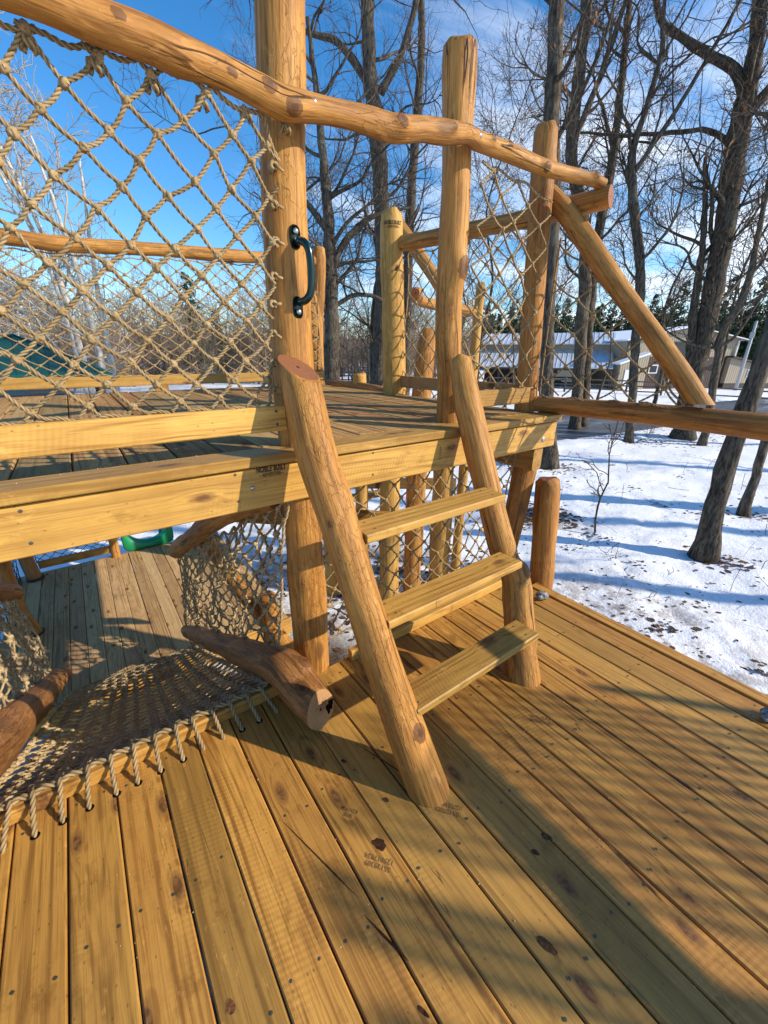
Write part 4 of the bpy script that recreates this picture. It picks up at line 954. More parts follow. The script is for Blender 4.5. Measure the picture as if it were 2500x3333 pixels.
# bare soil where the decks keep the snow off
def slab(a, lo, hi, soft): return g.math('MULTIPLY', g.ramp(a, lo - soft, lo + soft), g.ramp(a, hi + soft, hi - soft))
wob = g.math('MULTIPLY', g.math('SUBTRACT', n2, .5), .5)
sx_ = g.math('ADD', px[0], wob); sy_ = g.math('ADD', px[1], wob)
soil = g.math('MAXIMUM', g.math('MULTIPLY', slab(sx_, -3.5, 2.15, .15), slab(sy_, -3.0, 1.45, .2)), g.math('MULTIPLY', slab(sx_, -1.6, 2.0, .3), slab(sy_, 1.2, 3.6, .5)))
dirt = g.math('MULTIPLY', near, g.ramp(g.math('ADD', n2, g.math('MULTIPLY', nz, .5)), .64, .84))
fleck = g.math('MULTIPLY', g.ramp(n3, .66, .74), .5)
c = g.mix(g.ramp(nz, .3, .7), (.84, .845, .86), (.90, .90, .91))
c = g.mix(g.math('MULTIPLY', fleck, g.ramp(nz, .45, .65)), c, (.34, .27, .20))
c = g.mix(g.math('MULTIPLY', dirt, .9), c, g.mix(g.ramp(n3, .35, .65), (.13, .085, .05), (.32, .24, .16)))
c = g.mix(soil, c, g.mix(g.ramp(n3, .3, .7), (.045, .03, .018), (.10, .066, .04)))
far = g.math('MULTIPLY', g.ramp(px[1], 48.0, 75.0), g.ramp(n2, .2, .5))
c = g.mix(g.math('MULTIPLY', far, .75), c, (.24, .18, .12))
hb = g.math('ADD', g.math('MULTIPLY', n2, 1.0), g.math('MULTIPLY', n3, .35)); g.bump(hb, .5, .05)
M['snow'] = g.out(c, .75, .25)
mark(put('snow_ground', mesh_np('snow_ground', V, [Q], True), M['snow']), kind='structure')
rc = spline([(x, y, 0) for x, y in ROADC], 1.5); T = np.gradient(rc, axis=0); T /= np.linalg.norm(T, axis=1)[:, None]; Nn = np.stack([-T[:, 1], T[:, 0], 0 * T[:, 0]], 1)
V = []; 
for q in range(len(rc)):
    for w in (-2.4, -1.2, 0, 1.2, 2.4):
        a = rc[q] + Nn[q] * (w + (.25 * vn(q, w, .7) if abs(w) > 2 else 0)); V.append((a[0], a[1], GZ - .006 + .012 * (1 - abs(w) / 2.4) + max(0, ground_z(a[0], a[1]) - GZ - .02 if road_d(a[0], a[1]) < 1 else 0)))
Q = [(a * 5 + b, a * 5 + 5 + b, a * 5 + 6 + b, a * 5 + 1 + b) for a in range(len(rc) - 1) for b in range(4)]
g = NT('asphalt'); p = g.t.nodes.new('ShaderNodeNewGeometry').outputs['Position']; a1 = g.noise(g.vmul(p, (.25, 1.4, 1)), 1.0, 5, .6); a2 = g.noise(p, 30, 3)
c = g.mix(g.ramp(a1, .35, .65), (.055, .055, .06), (.13, .13, .135)); c = g.mix(g.math('MULTIPLY', g.ramp(a1, .60, .70), .7), c, (.6, .62, .66)); c = g.mix(g.math('MULTIPLY', a2, .3), c, (.05, .05, .05))
M['asphalt'] = g.out(c, .55, .5)
mark(put('road', mesh_np('road', np.array(V), [np.array(Q)], True), M['asphalt']), kind='structure')
# brown wooded rise far away
def hill(name, a0, a1, r0, r1, h, col, seed, fade=.12):
    m = NT(name); q = m.t.nodes.new('ShaderNodeNewGeometry').outputs['Position']; w = m.noise(q, .25, 6, .7); w2 = m.noise(q, 1.5, 4, .7)
    M[name] = m.out(m.mix(m.ramp(m.math('ADD', m.math('MULTIPLY', w, .6), m.math('MULTIPLY', w2, .4)), .35, .65), tuple(k_ * .6 for k_ in col), tuple(min(1, k_ * 1.35) for k_ in col)), .95, .1)
    V = []; na, nr = 90, 12
    for a in range(na + 1):
        f = a / na; an = a0 + (a1 - a0) * f; e = min(1, min(f, 1 - f) / fade)
        for b in range(nr + 1):
            r = r0 + (r1 - r0) * b / nr; hh = h * e * math.sin(math.pi / 2 * b / nr) * (1 + .25 * vn(math.cos(an) * r, math.sin(an) * r, .02, seed)) + .8 * vn(math.cos(an) * r, math.sin(an) * r, .15, seed) * (b > 0)
            V.append((math.cos(an) * r, math.sin(an) * r, GZ - .4 + hh))
    Q = [(a * (nr + 1) + b, a * (nr + 1) + b + 1, (a + 1) * (nr + 1) + b + 1, (a + 1) * (nr + 1) + b) for a in range(na) for b in range(nr)]
    return mark(put(name, mesh_np(name, np.array(V), [np.array(Q)], True), M[name]), kind='structure')
R_ = math.radians
hill('leafless_hill', R_(38), R_(140), 95, 190, 9, (.20, .15, .11), 1)
hill('pine_hill', R_(-25), R_(48), 80, 170, 4, (.10, .085, .06), 2)

# ------------------------------------------------------------------ trees
def bark(name, a, b, sc=1.0):
    g = NT(name); p = g.tex('Object'); f = g.noise(g.vmul(p, (22 * sc, 22 * sc, 5 * sc)), 1.0, 5, .65, .4); w = g.noise(p, 1.6, 4, .6)
    c = g.mix(g.ramp(f, .38, .64), a, b); c = g.mix(g.math('MULTIPLY', g.ramp(w, .5, .7), .35), c, (.17, .165, .12)); g.bump(f, .9, .03); return g.out(c, .9, .15)
M['bark'] = bark('bark', (.035, .027, .020), (.135, .106, .077)); M['bark_warm'] = bark('bark_warm', (.05, .037, .026), (.175, .13, .092))
M['twig'] = plain('twig', (.085, .062, .046), .8, spec=.2); M['twig_far'] = plain('far_twig', (.27, .205, .15), .9, spec=.1); M['twig_pale'] = plain('pale_twig', (.40, .35, .29), .9, spec=.1)
M['bark_far'] = plain('far_bark', (.20, .155, .115), .9, var=.3, scale=3); M['bark_pale'] = plain('pale_bark', (.50, .45, .38), .85, var=.35, scale=5)
g = NT('dry_leaf'); r = g.noise(g.tex('Object'), 9, 2); M['leaf'] = g.out(g.mix(g.ramp(r, .35, .65), (.20, .075, .028), (.36, .17, .07)), .8, .2)
def walk(rng, p, d, L, k, wander=.22, up=.10):
    P = [np.array(p, float)]; d = np.array(d, float); d /= np.linalg.norm(d)
    for _ in range(k):
        d = d + rng.normal(0, wander, 3) + np.array((0, 0, up)); d /= np.linalg.norm(d); P.append(P[-1] + d * L / k)
    return np.array(P)
def interp(P, t):
    x = t * (len(P) - 1); i = min(int(x), len(P) - 2); f = x - i; return P[i] * (1 - f) + P[i + 1] * f, (P[i + 1] - P[i]) / max(1e-6, np.linalg.norm(P[i + 1] - P[i]))
def side_dir(rng, tan, ang):
    v = rng.normal(0, 1, 3); v -= tan * (v @ tan); v /= np.linalg.norm(v); return tan * math.cos(ang) + v * math.sin(ang)
def grow(seed, trunks, limbs, zmin, limbL, nb, nt, leaves=0, twr=.006, limb_el=(15, 65), wander=.2, up=.10, droop=0.0, zmax=1e9, sides=14, flare=True):
    """returns MB for trunk, branches, twigs and leaves"""
    rng = np.random.RandomState(seed); tr, br, tw, lf = MB(), MB(), MB(), MB()
    paths = []
    for q, pts in enumerate(trunks):
        pts = np.array(pts, float)
        if q == 0 and flare:
            b = pts[0].copy(); b[2] = min(b[2], GZ - .12)
            if pts[0][2] > GZ + .5: pts = np.vstack([[*(pts[0][:2]), GZ - .12, pts[0][3] * 1.05], pts])
            lo = pts[0].copy(); lo[2] = GZ - .12; lo[3] = pts[0][3] * 1.35; mid = lo.copy(); mid[2] = GZ + .22; mid[3] = pts[0][3] * 1.02
            pts = np.vstack([lo, mid, pts[1:]])
        S4 = spline(pts, .28); R = S4[:, 3] * .88 * (1 + .05 * np.sin(np.arange(len(S4)) * 1.7 + q) + rng.normal(0, .02, len(S4)))
        tr.tube(S4[:, :3] + rng.normal(0, .012, (len(S4), 3)), R, sides if q == 0 else 9, 5, 9.0, True, None, .06)
        paths.append((S4[:, :3], R))
    for l in range(limbs):
        k = 0 if rng.rand() < .6 else rng.randint(len(paths)); P, R = paths[k]
        for _ in range(30):
            tt = rng.uniform(.1, 1); p, tan = interp(P, tt)
            if zmin < p[2] < zmax: break
        r0 = R[min(len(R) - 1, int(tt * (len(R) - 1)))]
        az = rng.uniform(0, 6.28); el = math.radians(rng.uniform(*limb_el)); L = rng.uniform(*limbL)
        d = (math.cos(az) * math.cos(el), math.sin(az) * math.cos(el), math.sin(el))
        rl = min(.55 * r0, .012 + .016 * L); B = walk(rng, p, d, L, 8, wander, up)
        br.tube(spline(B, .25), np.linspace(rl, .008, len(spline(B, .25))), 6)
        for b in range(nb):
            p2, tan2 = interp(B, rng.uniform(.15, 1)); L2 = L * rng.uniform(.25, .55)
            B2 = walk(rng, p2, side_dir(rng, tan2, math.radians(rng.uniform(25, 70))), L2, 5, wander, up * .6 - droop)
            br.tube(B2, np.linspace(max(.007, rl * .35), twr * .9, len(B2)), 4, cap=False)
            for c_ in range(nt):
                p3, tan3 = interp(B2, rng.uniform(.1, 1)); L3 = rng.uniform(.25, .8) * min(1.4, max(.5, L2))
                B3 = walk(rng, p3, side_dir(rng, tan3, math.radians(rng.uniform(20, 65))), L3, 3, .25, up * .3 - droop * 2)
                tw.tube(B3, np.linspace(twr, twr * .5, 4), 3, cap=False)
                if leaves and rng.rand() < leaves:
                    for _ in range(rng.randint(1, 3)):
                        p4, _t = interp(B3, rng.uniform(.4, 1)); s = rng.uniform(.045, .095); a = rng.normal(0, 1, 3) * np.array((1, 1, .3)); a /= np.linalg.norm(a); dn = np.array((0, 0, -1)) + rng.normal(0, .35, 3)
                        lf.add([p4, p4 + dn * s * .7 + a * s * .32, p4 + dn * s * 1.5, p4 + dn * s * .7 - a * s * .32], [(0, 1, 2, 3)])
    return tr, br, tw, lf
def tree(name, label, seed, trunks, cat='tree', group=None, barkm='bark', twm='twig', **kw):
    b = trunks[0][0]; rt = root(name, (b[0], b[1], GZ), label, cat, group)
    tr, br, tw, lf = grow(seed, trunks, **kw)
    tr.build('trunk', M[barkm], rt)
    if br.n: mark(br.build('branches', M[barkm if twm == 'twig' else twm], rt), kind='stuff')
    if tw.n: mark(tw.build('twigs', M[twm], rt), kind='stuff')
    if lf.n: mark(lf.build('dry_leaves', M['leaf'], rt, False), kind='stuff')
    return rt
def ext(p, dz=5.0):
    a, b = np.array(p[-2]), np.array(p[-1]); d = (b - a); d = d / max(.1, abs(d[2])); e = b + d * dz; e[3] = b[3] * .5; return p + [tuple(e)]
T1 = ext([(12.82, 17.88, -.32, .467), (12.98, 17.77, 3.58, .39), (12.93, 17.8, 7.33, .377), (12.77, 17.91, 10.39, .406), (12.54, 18.08, 11.97, .329), (12.46, 18.13, 14.32, .276), (12.42, 18.16, 16.37, .229)])
T1L = [(12.57, 18.06, 11.73, .191), (11.77, 18.59, 12.79, .161), (11.2, 18.93, 13.16, .135), (10.42, 19.38, 13.28, .109), (9.39, 19.9, 13.56, .072), (8.2, 20.4, 14.6, .04)]
T1R = ext([(12.88, 17.84, 11.59, .192), (13.5, 17.37, 12.64, .162), (13.77, 17.16, 13.45, .135), (13.99, 16.98, 14.32, .12), (14.22, 16.79, 15.56, .087)], 3)
tree('bare_tree', 'big grey tree forking high up left of the tall knotted post', 201, [T1, T1L, T1R], limbs=16, zmin=3.5, limbL=(2.5, 5.5), nb=9, nt=7, leaves=.0)
tree('bare_tree', 'straight slim dark trunk just right of the big forked tree', 202, [ext([(16.44, 20.14, -.09, .339), (16.5, 20.1, 8.39, .28), (16.75, 19.88, 14.53, .207), (16.71, 19.92, 16.65, .184), (16.72, 19.91, 18.6, .136)])], limbs=14, zmin=3, limbL=(2, 4.5), nb=8, nt=6)
tree('bare_tree', 'rough-barked tree with drooping limbs between the forked post and the pale post', 203, [[(8.33, 14.82, -.14, .335), (8.43, 14.76, 3.08, .288), (8.44, 14.75, 4.58, .256), (8.42, 14.77, 5.96, .214), (8.33, 14.82, 7.66, .154), (8.23, 14.88, 9.22, .108), (8.07, 14.96, 10.91, .065)],
     [(8.45, 14.75, 4.29, .145), (8.88, 14.5, 5.16, .132), (9.53, 14.08, 5.82, .108), (10.15, 13.64, 6.09, .075), (11.0, 13.3, 6.3, .04)], [(8.4, 14.8, 3.0, .10), (9.2, 14.2, 3.5, .09), (10.1, 13.7, 3.3, .07), (10.8, 13.3, 2.6, .04)], [(8.42, 14.77, 5.4, .13), (7.7, 15.2, 6.4, .10), (6.6, 15.9, 7.0, .07), (5.6, 16.5, 8.6, .04)]],
     limbs=26, zmin=1.2, limbL=(1.8, 4.5), nb=9, nt=7, droop=.03, limb_el=(0, 50), twr=.0065)
tree('bare_tree', 'thin dark trunk seen just left of the pale post', 204, [[(13.17, 18.86, -.27, .218), (13.23, 18.81, 2.96, .238), (13.44, 18.67, 5.04, .168), (14.1, 18.17, 6.35, .105), (15.0, 17.6, 8.0, .06)]], limbs=12, zmin=1.5, limbL=(2, 4), nb=7, nt=6, droop=.02)
tree('bare_tree', 'dark trunk rising behind the near right corner post with its base on the snow', 205, [ext([(10.74, 6.4, -1.6, .298), (10.56, 6.68, .31, .215), (10.41, 6.92, 2.63, .192), (10.31, 7.07, 4.65, .202), (10.14, 7.32, 6.44, .205), (10.03, 7.46, 8.49, .17), (9.96, 7.55, 9.63, .137)])], limbs=16, zmin=3.6, limbL=(1.6, 3.6), nb=8, nt=7, leaves=.25, twr=.005)
tree('bare_tree', 'wavy brown trunk behind the triangular net, the nearer of the close pair', 206, [ext([(17.59, 9.52, -1.19, .272), (17.41, 9.85, 2.12, .268), (17.3, 10.03, 4.37, .269), (17.09, 10.38, 6.44, .235), (16.69, 11.02, 8.41, .228), (16.63, 11.12, 10.98, .225), (16.59, 11.18, 12.52, .185), (16.49, 11.32, 14.32, .147)]),
     ext([(16.66, 11.05, 8.6, .13), (16.95, 10.5, 10.4, .11), (17.2, 10.1, 12.3, .08)], 3)], limbs=18, zmin=3.5, limbL=(2, 4.5), nb=9, nt=7, leaves=.3, barkm='bark_warm')
tree('bare_tree', 'slanting thin trunk crossing the sky right of the corner post', 207, [ext([(18.6, 9.75, -1.23, .283), (18.35, 10.21, 3.35, .248), (18.28, 10.33, 6.11, .209), (18.31, 10.28, 8.09, .188), (18.25, 10.39, 10.35, .145), (18.15, 10.56, 12.79, .105), (18.09, 10.66, 14.26, .081)])], limbs=18, zmin=3, limbL=(2, 4.5), nb=9, nt=7, leaves=.3)
tree('bare_tree', 'slender curving tree with its base below the thick side beam', 208, [[(16.75, 6.85, -1.63, .166), (16.56, 7.3, 2.05, .165), (16.46, 7.53, 3.98, .169), (16.07, 8.32, 7.01, .15), (16.07, 8.33, 8.1, .106), (16.18, 8.12, 9.64, .083), (16.09, 8.28, 11.0, .053), (16.1, 8.3, 13.5, .03)], [(16.1, 8.3, 6.9, .09), (16.5, 7.4, 8.6, .07), (16.9, 6.6, 10.6, .05), (17.2, 6.0, 13, .03)]], limbs=18, zmin=3.2, limbL=(1.8, 4), nb=9, nt=7, leaves=.35)
tree('bare_tree', 'stout dark double trunk with spreading limbs at the upper right', 209, [ext([(19.22, 5.89, -1.64, .432), (19.16, 6.06, .45, .39), (19.14, 6.13, 3.1, .356), (19.07, 6.34, 5.91, .344), (18.99, 6.6, 8.41, .334), (18.98, 6.63, 9.39, .268), (18.93, 6.76, 10.62, .214), (18.81, 7.09, 12.36, .179)]),
     [(18.97, 6.66, 9.18, .212), (18.81, 7.09, 9.84, .173), (18.34, 8.22, 10.7, .138), (17.86, 9.23, 11.63, .119), (17.67, 9.57, 12.85, .088), (17.3, 10.2, 14.5, .05)], [(18.99, 6.6, 7.79, .11), (18.71, 7.34, 8.39, .091), (18.15, 8.63, 8.58, .074), (17.28, 10.26, 8.85, .055), (16.4, 11.8, 9.4, .03)],
     [(19.0, 6.55, 8.6, .17), (19.25, 5.6, 9.7, .14), (19.5, 4.7, 11.6, .10), (19.7, 4.2, 13.4, .06)], [(18.90, 6.2, 1.0, .16), (18.75, 6.5, 3.2, .15), (18.72, 6.75, 5.4, .11), (18.5, 7.2, 7.6, .06)]], limbs=22, zmin=2.5, limbL=(2.5, 5.5), nb=10, nt=7, leaves=.35, barkm='bark')
tree('bare_tree', 'thin grey tree leaning right of the stout double trunk', 210, [[(18.35, 4.94, -1.07, .146), (18.26, 5.25, 2.04, .126), (18.33, 5.0, 3.24, .131), (18.31, 5.07, 4.71, .087), (18.27, 5.2, 6.32, .075), (18.22, 5.38, 8.5, .053), (18.1, 5.5, 11, .03)]], limbs=16, zmin=.6, limbL=(1.2, 3), nb=7, nt=6, leaves=.15, barkm='bark_warm')
tree('bare_tree', 'near dark trunk on the snow cut by the right edge of the picture', 211, [ext([(7.83, 1.64, -1.65, .190), (7.82, 1.70, -.71, .156), (7.81, 1.72, .68, .14), (7.82, 1.70, 1.52, .132), (7.82, 1.67, 2.62, .118), (7.83, 1.65, 3.85, .10), (7.85, 1.6, 6.5, .08)])], limbs=12, zmin=3.8, limbL=(1.2, 3), nb=7, nt=6, leaves=.2, twr=.004)
tree('bare_tree', 'pale slim trunk on the snow behind the near dark trunk', 212, [ext([(10.74, 1.84, -1.6, .11), (10.74, 1.86, -.79, .093), (10.73, 1.90, .25, .083), (10.72, 1.98, 1.79, .072), (10.71, 2.03, 3.22, .057)], 4)], limbs=10, zmin=2.5, limbL=(1, 2.5), nb=6, nt=5, leaves=.2, barkm='bark_warm')
tree('sapling', 'thin leafless sapling standing alone in the snow', 213, [[(7.22, 3.17, GZ, .020), (7.20, 3.2, -.9, .018), (7.27, 3.14, -.6, .015), (7.22, 3.2, -.1, .011), (7.28, 3.2, .7, .006)]], cat='sapling', limbs=9, zmin=-1.0, limbL=(.3, .8), nb=2, nt=2, twr=.0022, sides=6, flare=False)
# more bare trees between these, further back
rng = random.Random(77)
def polar(src_ang, d): return (d * math.cos(src_ang), d * math.sin(src_ang))
MID = [(R_(66), 30, 'bare tree standing behind the green handle'), (R_(60), 33, 'bare tree seen left of the forked post'), (R_(55.5), 36, 'bare tree between the rough-barked tree and the big forked tree'), (R_(44), 31, 'bare tree behind the tall knotted post'), (R_(41), 27, 'bare tree seen between the two right-hand front posts'),
       (R_(36.5), 34, 'bare tree behind the near right corner post'), (R_(33), 40, 'bare tree behind the left end of the white-roofed shed'), (R_(26.5), 33, 'leafy-twigged tree above the tan gabled barn'), (R_(20.5), 30, 'bare tree right of the slender curving tree'), (R_(15.5), 27, 'bare tree between the stout double trunk and the white pole'), (R_(12), 33, 'bare tree at the far right edge')]
for q, (a, d, lab) in enumerate(MID):
    x, y = polar(a, d); hgt = rng.uniform(14, 18); r0 = rng.uniform(.07, .11)
    pts = [(x, y, GZ, r0 * 1.3)] + [(x + rng.uniform(-.3, .3) * k, y + rng.uniform(-.3, .3) * k, GZ + hgt * k / 5, r0 * (1 - .17 * k)) for k in range(1, 6)]
    tree('bare_tree', lab, 230 + q, [pts], limbs=26, zmin=2.5, limbL=(2, 5), nb=9, nt=7, leaves=.18 if q > 4 else 0, twr=.008, limb_el=(10, 60))
# shade trees out of the picture on the right, whose trunks stripe the snow
for q, (x, y) in enumerate(((12.0, -5.5), (15.5, -3.6), (17.5, -8.0), (22.0, -5.5), (26.0, -3.5))):
    r0 = rng.uniform(.14, .24)
    tree('bare_tree', 'bare shade tree standing outside the picture to the right', 260 + q, [[(x, y, GZ, r0 * 1.2), (x + .1, y, 2.5, r0), (x - .1, y + .2, 7, r0 * .7), (x, y + .3, 12, r0 * .35)]], group='trees right of the picture', limbs=13, zmin=3, limbL=(1.5, 3.5), nb=5, nt=3, twr=.008)
# thicket far away: a few kinds, copied
def thicket_kind(seed, tall, pale=False):
    rng_ = np.random.RandomState(seed); trunks = []
    for k in range(4):
        a = rng_.uniform(0, 6.28); b = rng_.uniform(.2, .9); top = tall * rng_.uniform(.7, 1.05)
        trunks.append([(math.cos(a) * b, math.sin(a) * b, GZ - .1, .13), (math.cos(a) * b * 1.5, math.sin(a) * b * 1.5, GZ + top * .5, .09), (math.cos(a) * b * 3 + rng_.normal(0, .5), math.sin(a) * b * 3, GZ + top, .03)])
    rt = root('thicket_tree', (0, 0, GZ), 'x', 'tree')
    tr, br, tw, lf = grow(seed, trunks, 24, GZ + 1.0, (1.8, 4.2), 8, 6, twr=.014, flare=False, sides=6, limb_el=(10, 70))
    tr.build('trunk', M['bark_pale' if pale else 'bark_far'], rt); br.build('branches', M['twig_pale' if pale else 'twig_far'], rt); tw.build('twigs', M['twig_pale' if pale else 'twig_far'], rt)
    return rt
def copy_tree(rt, loc, rz, sc, label, group):
    c = rt.copy(); COL.objects.link(c); c.location = (loc[0], loc[1], loc[2]); c.rotation_euler = (0, 0, rz); c.scale = (sc, sc, sc); mark(c, label, None, group)
    for ch in list(rt.children):
        d = ch.copy(); COL.objects.link(d); d.parent = c
    return c
kinds = [thicket_kind(301, 9), thicket_kind(302, 10.5), thicket_kind(303, 8)]
pale_kind = thicket_kind(304, 11, True)
first = [True] * 3
rng = random.Random(5)
TL = 'brown leafless tree in the far thicket at left'
for q in range(96):
    f = (q + rng.uniform(0, .8)) / 96; a = R_(108 - 66 * f); d = rng.uniform(46, 92) if q % 3 else rng.uniform(40, 55)
    x, y = polar(a, d); k = q % 3; sc = rng.uniform(.85, 1.3) * (1.05 if d > 60 else .85)
    if first[k]:
        kinds[k].location = (x, y, ground_z(x, y)); kinds[k].scale = (sc, sc, sc); mark(kinds[k], TL, 'tree', 'far thicket'); first[k] = False
    else: copy_tree(kinds[k], (x, y, ground_z(x, y) - .05), rng.uniform(0, 6.28), sc, TL, 'far thicket')
pale_kind.location = (1.6, 29, GZ); pale_kind.scale = (1.45, 1.45, 1.45); mark(pale_kind, 'white-barked tree with drooping pale twigs at the upper left edge', 'tree')
copy_tree(pale_kind, (-3.5, 34, GZ), 2.0, 1.3, 'white-barked tree partly outside the left edge', None)
# pines on the rise behind the barns
def pine_kind(seed, h):
    rng_ = np.random.RandomState(seed); rt = root('pine_tree', (0, 0, GZ), 'x', 'tree')
    MB().tube([(0, 0, GZ - .3), (.05, 0, GZ + h * .5), (0, .05, GZ + h * .97)], [.22, .15, .03], 7).build('trunk', M['bark'], rt)
    mb = MB()
    for k in range(46):
        z = h * (.22 + .78 * (k + rng_.rand()) / 46); L = (h - z) * .30 * rng_.uniform(.55, 1.15) + .35
        for s in range(4):
            az = rng_.uniform(0, 6.28); m = max(2, int(L / .42))
            for t_ in range(m):
                rr = L * (t_ + 1) / m; p = np.array((math.cos(az) * rr, math.sin(az) * rr, GZ + z + rr * rng_.uniform(-.10, .16)))
                for e in range(3):
                    a = rng_.normal(0, 1, 3); a /= np.linalg.norm(a); b = np.cross(a, rng_.normal(0, 1, 3)); b /= np.linalg.norm(b); w = rng_.uniform(.18, .42)
                    c_ = p + rng_.normal(0, .14, 3); mb.add([c_ - a * w, c_ + b * w * .35, c_ + a * w, c_ - b * w * .35], [(0, 1, 2, 3)])
    mb.build('foliage', M['pine'], rt, False); return rt
g = NT('pine_needles'); r = g.noise(g.tex('Object'), 1.1, 4, .6); M['pine'] = g.out(g.mix(g.ramp(r, .35, .65), (.022, .045, .018), (.06, .095, .035)), .7, .2)
pk = [pine_kind(401, 15), pine_kind(402, 17), pine_kind(403, 13)]; first = [True] * 3
PL = 'dark green pine on the rise behind the barns'
for q in range(120):
    f = (q + rng.uniform(0, .9)) / 120; a = R_(42 - 50 * f); d = rng.uniform(84, 135); x, y = polar(a, d); k = q % 3; sc = rng.uniform(.66, .95)
    e = min(1, (d - 80) / 90); z = GZ + 4 * math.sin(math.pi / 2 * e) * .85
    if first[k]: pk[k].location = (x, y, z); pk[k].scale = (sc,) * 3; mark(pk[k], PL, 'tree', 'pines behind the barns'); first[k] = False
    else: copy_tree(pk[k], (x, y, z), rng.uniform(0, 6.28), sc, PL, 'pines behind the barns')
x, y = polar(R_(77), 58); copy_tree(pk[1], (x, y, GZ), 1.0, .75, 'single green pine among the brown thicket at left', None)
x, y = polar(R_(74.5), 64); copy_tree(pk[0], (x, y, GZ), 1.0, .62, 'small green pine right of the single pine in the thicket', None)
# ------------------------------------------------------------------ barns, shed, pavilion, van, fences
def siding(name, col, pitch=.23):
    g = NT(name); p = g.tex('Object'); x = g.xyz(p)[0]; w = g.math('SINE', g.math('MULTIPLY', x, 2 * math.pi / pitch)); n_ = g.noise(p, 1.2, 3)
    c = g.mix(g.math('MULTIPLY', g.ramp(w, .6, 1.0), .25), col, tuple(q * .6 for q in col)); c = g.mix(g.math('MULTIPLY', g.ramp(n_, .4, .7), .15), c, tuple(q * .7 for q in col)); g.bump(w, .4, .02); return g.out(c, .5, .4)
M['tan'] = siding('tan_siding', (.36, .29, .20)); M['brown'] = siding('brown_siding', (.075, .042, .032)); M['white_roof'] = plain('white_metal', (.66, .68, .70), .4, .3, var=.08, scale=1.5)
M['roof_snow'] = plain('roof_snow', (.84, .86, .90), .8); M['trim'] = plain('brown_trim', (.045, .03, .025), .6); M['glassdark'] = plain('dark_opening', (.02, .02, .022), .3)
M['white_paint'] = plain('white_paint', (.75, .76, .78), .5); M['weathered'] = plain('weathered_wood', (.12, .095, .07), .85, var=.3, scale=3); M['fence_pale'] = plain('pale_fence', (.30, .24, .16), .85, var=.25, scale=3)
M['green_roof'] = plain('green_metal_roof', (.010, .075, .062), .35, .2, var=.12, scale=2); M['navy'] = plain('navy_paint', (.012, .016, .028), .25); M['cream'] = plain('cream_paint', (.62, .56, .42), .5)
def bframe(p0, p1):
    """local frame on a facade line p0->p1 at ground: x along, y away from the camera"""
    a = Vector((p0[0], p0[1], GZ)); d = (Vector((p1[0], p1[1], GZ)) - a); L = d.length; x = d.normalized(); y = Vector((-x.y, x.x, 0))
    if y.dot(a) < 0: y = -y
    return a, x, y, L
def bbox(name, fr, x0, x1, y0, y1, z0, z1, mat, parent):
    a, X, Y, L = fr; o = put(name, MB().box(((x0 + x1) / 2, (y0 + y1) / 2, (z0 + z1) / 2), (x1 - x0, y1 - y0, z1 - z0)).mesh(name, False), M[mat])
    o.matrix_basis = Matrix(((X.x, Y.x, 0, a.x), (X.y, Y.y, 0, a.y), (0, 0, 1, a.z), (0, 0, 0, 1))); adopt(o, parent); return o
def bpoly(name, fr, pts, y0, y1, mat, parent):
    """prism: profile (x,z) pushed from y0 to y1"""
    a, X, Y, L = fr; n_ = len(pts); V = [(x, y0, z) for x, z in pts] + [(x, y1, z) for x, z in pts]
    me = bpy.data.meshes.new(name); me.from_pydata(V, [], [tuple(range(n_)), tuple(range(2 * n_ - 1, n_ - 1, -1))] + [(i, i + n_, (i + 1) % n_ + n_, (i + 1) % n_) for i in range(n_)]); me.update()
    o = put(name, me, M[mat]); o.matrix_basis = Matrix(((X.x, Y.x, 0, a.x), (X.y, Y.y, 0, a.y), (0, 0, 1, a.z), (0, 0, 0, 1))); adopt(o, parent); return o
Z = lambda z: z - GZ
# long white-roofed shed
fr = bframe((35.9, 31.6), (42.4, 20.3)); L = fr[3]
sh = root('white_roofed_shed', (39, 26, GZ), 'long shed with two tiers of ribbed white metal roof behind the net', 'shed')
def slope_roof(name, fr, x0, x1, y0, z0, y1, z1, mat, parent, rib=.45, t=.08):
    a, X, Y, _ = fr; mb = MB(); V = [(x0, y0, z0), (x1, y0, z0), (x1, y1, z1), (x0, y1, z1), (x0, y0, z0 - t), (x1, y0, z0 - t), (x1, y1, z1 - t), (x0, y1, z1 - t)]
    mb.add(V, [(0, 1, 2, 3), (7, 6, 5, 4), (0, 4, 5, 1), (1, 5, 6, 2), (2, 6, 7, 3), (3, 7, 4, 0)])
    k = x0 + rib / 2
    while k < x1:
        mb.add([(k - .025, y0, z0 + .002), (k + .025, y0, z0 + .002), (k + .025, y1, z1 + .002), (k - .025, y1, z1 + .002), (k - .012, y0, z0 + .05), (k + .012, y0, z0 + .05), (k + .012, y1, z1 + .05), (k - .012, y1, z1 + .05)], [(4, 5, 6, 7), (0, 4, 7, 3), (1, 2, 6, 5), (0, 1, 5, 4)]); k += rib
    o = put(name, mb.mesh(name, False), M[mat]); o.matrix_basis = Matrix(((X.x, Y.x, 0, a.x), (X.y, Y.y, 0, a.y), (0, 0, 1, a.z), (0, 0, 0, 1))); adopt(o, parent); return o
slope_roof('lower_roof', fr, -.3, L, -1.6, Z(.30), 2.2, Z(1.92), 'white_roof', sh)
bbox('wall', fr, 0, L - .1, 2.2, 2.4, Z(1.7), Z(2.55), 'tan', sh)
slope_roof('upper_roof', fr, -.3, L + .1, 1.7, Z(2.50), 5.0, Z(3.65), 'white_roof', sh)
bbox('back_wall', fr, 0, L, 4.6, 4.8, 0, Z(2.5), 'brown', sh)
bbox('end_wall', fr, L - .2, L - .05, 2.4, 4.6, 0, Z(2.6), 'brown', sh)
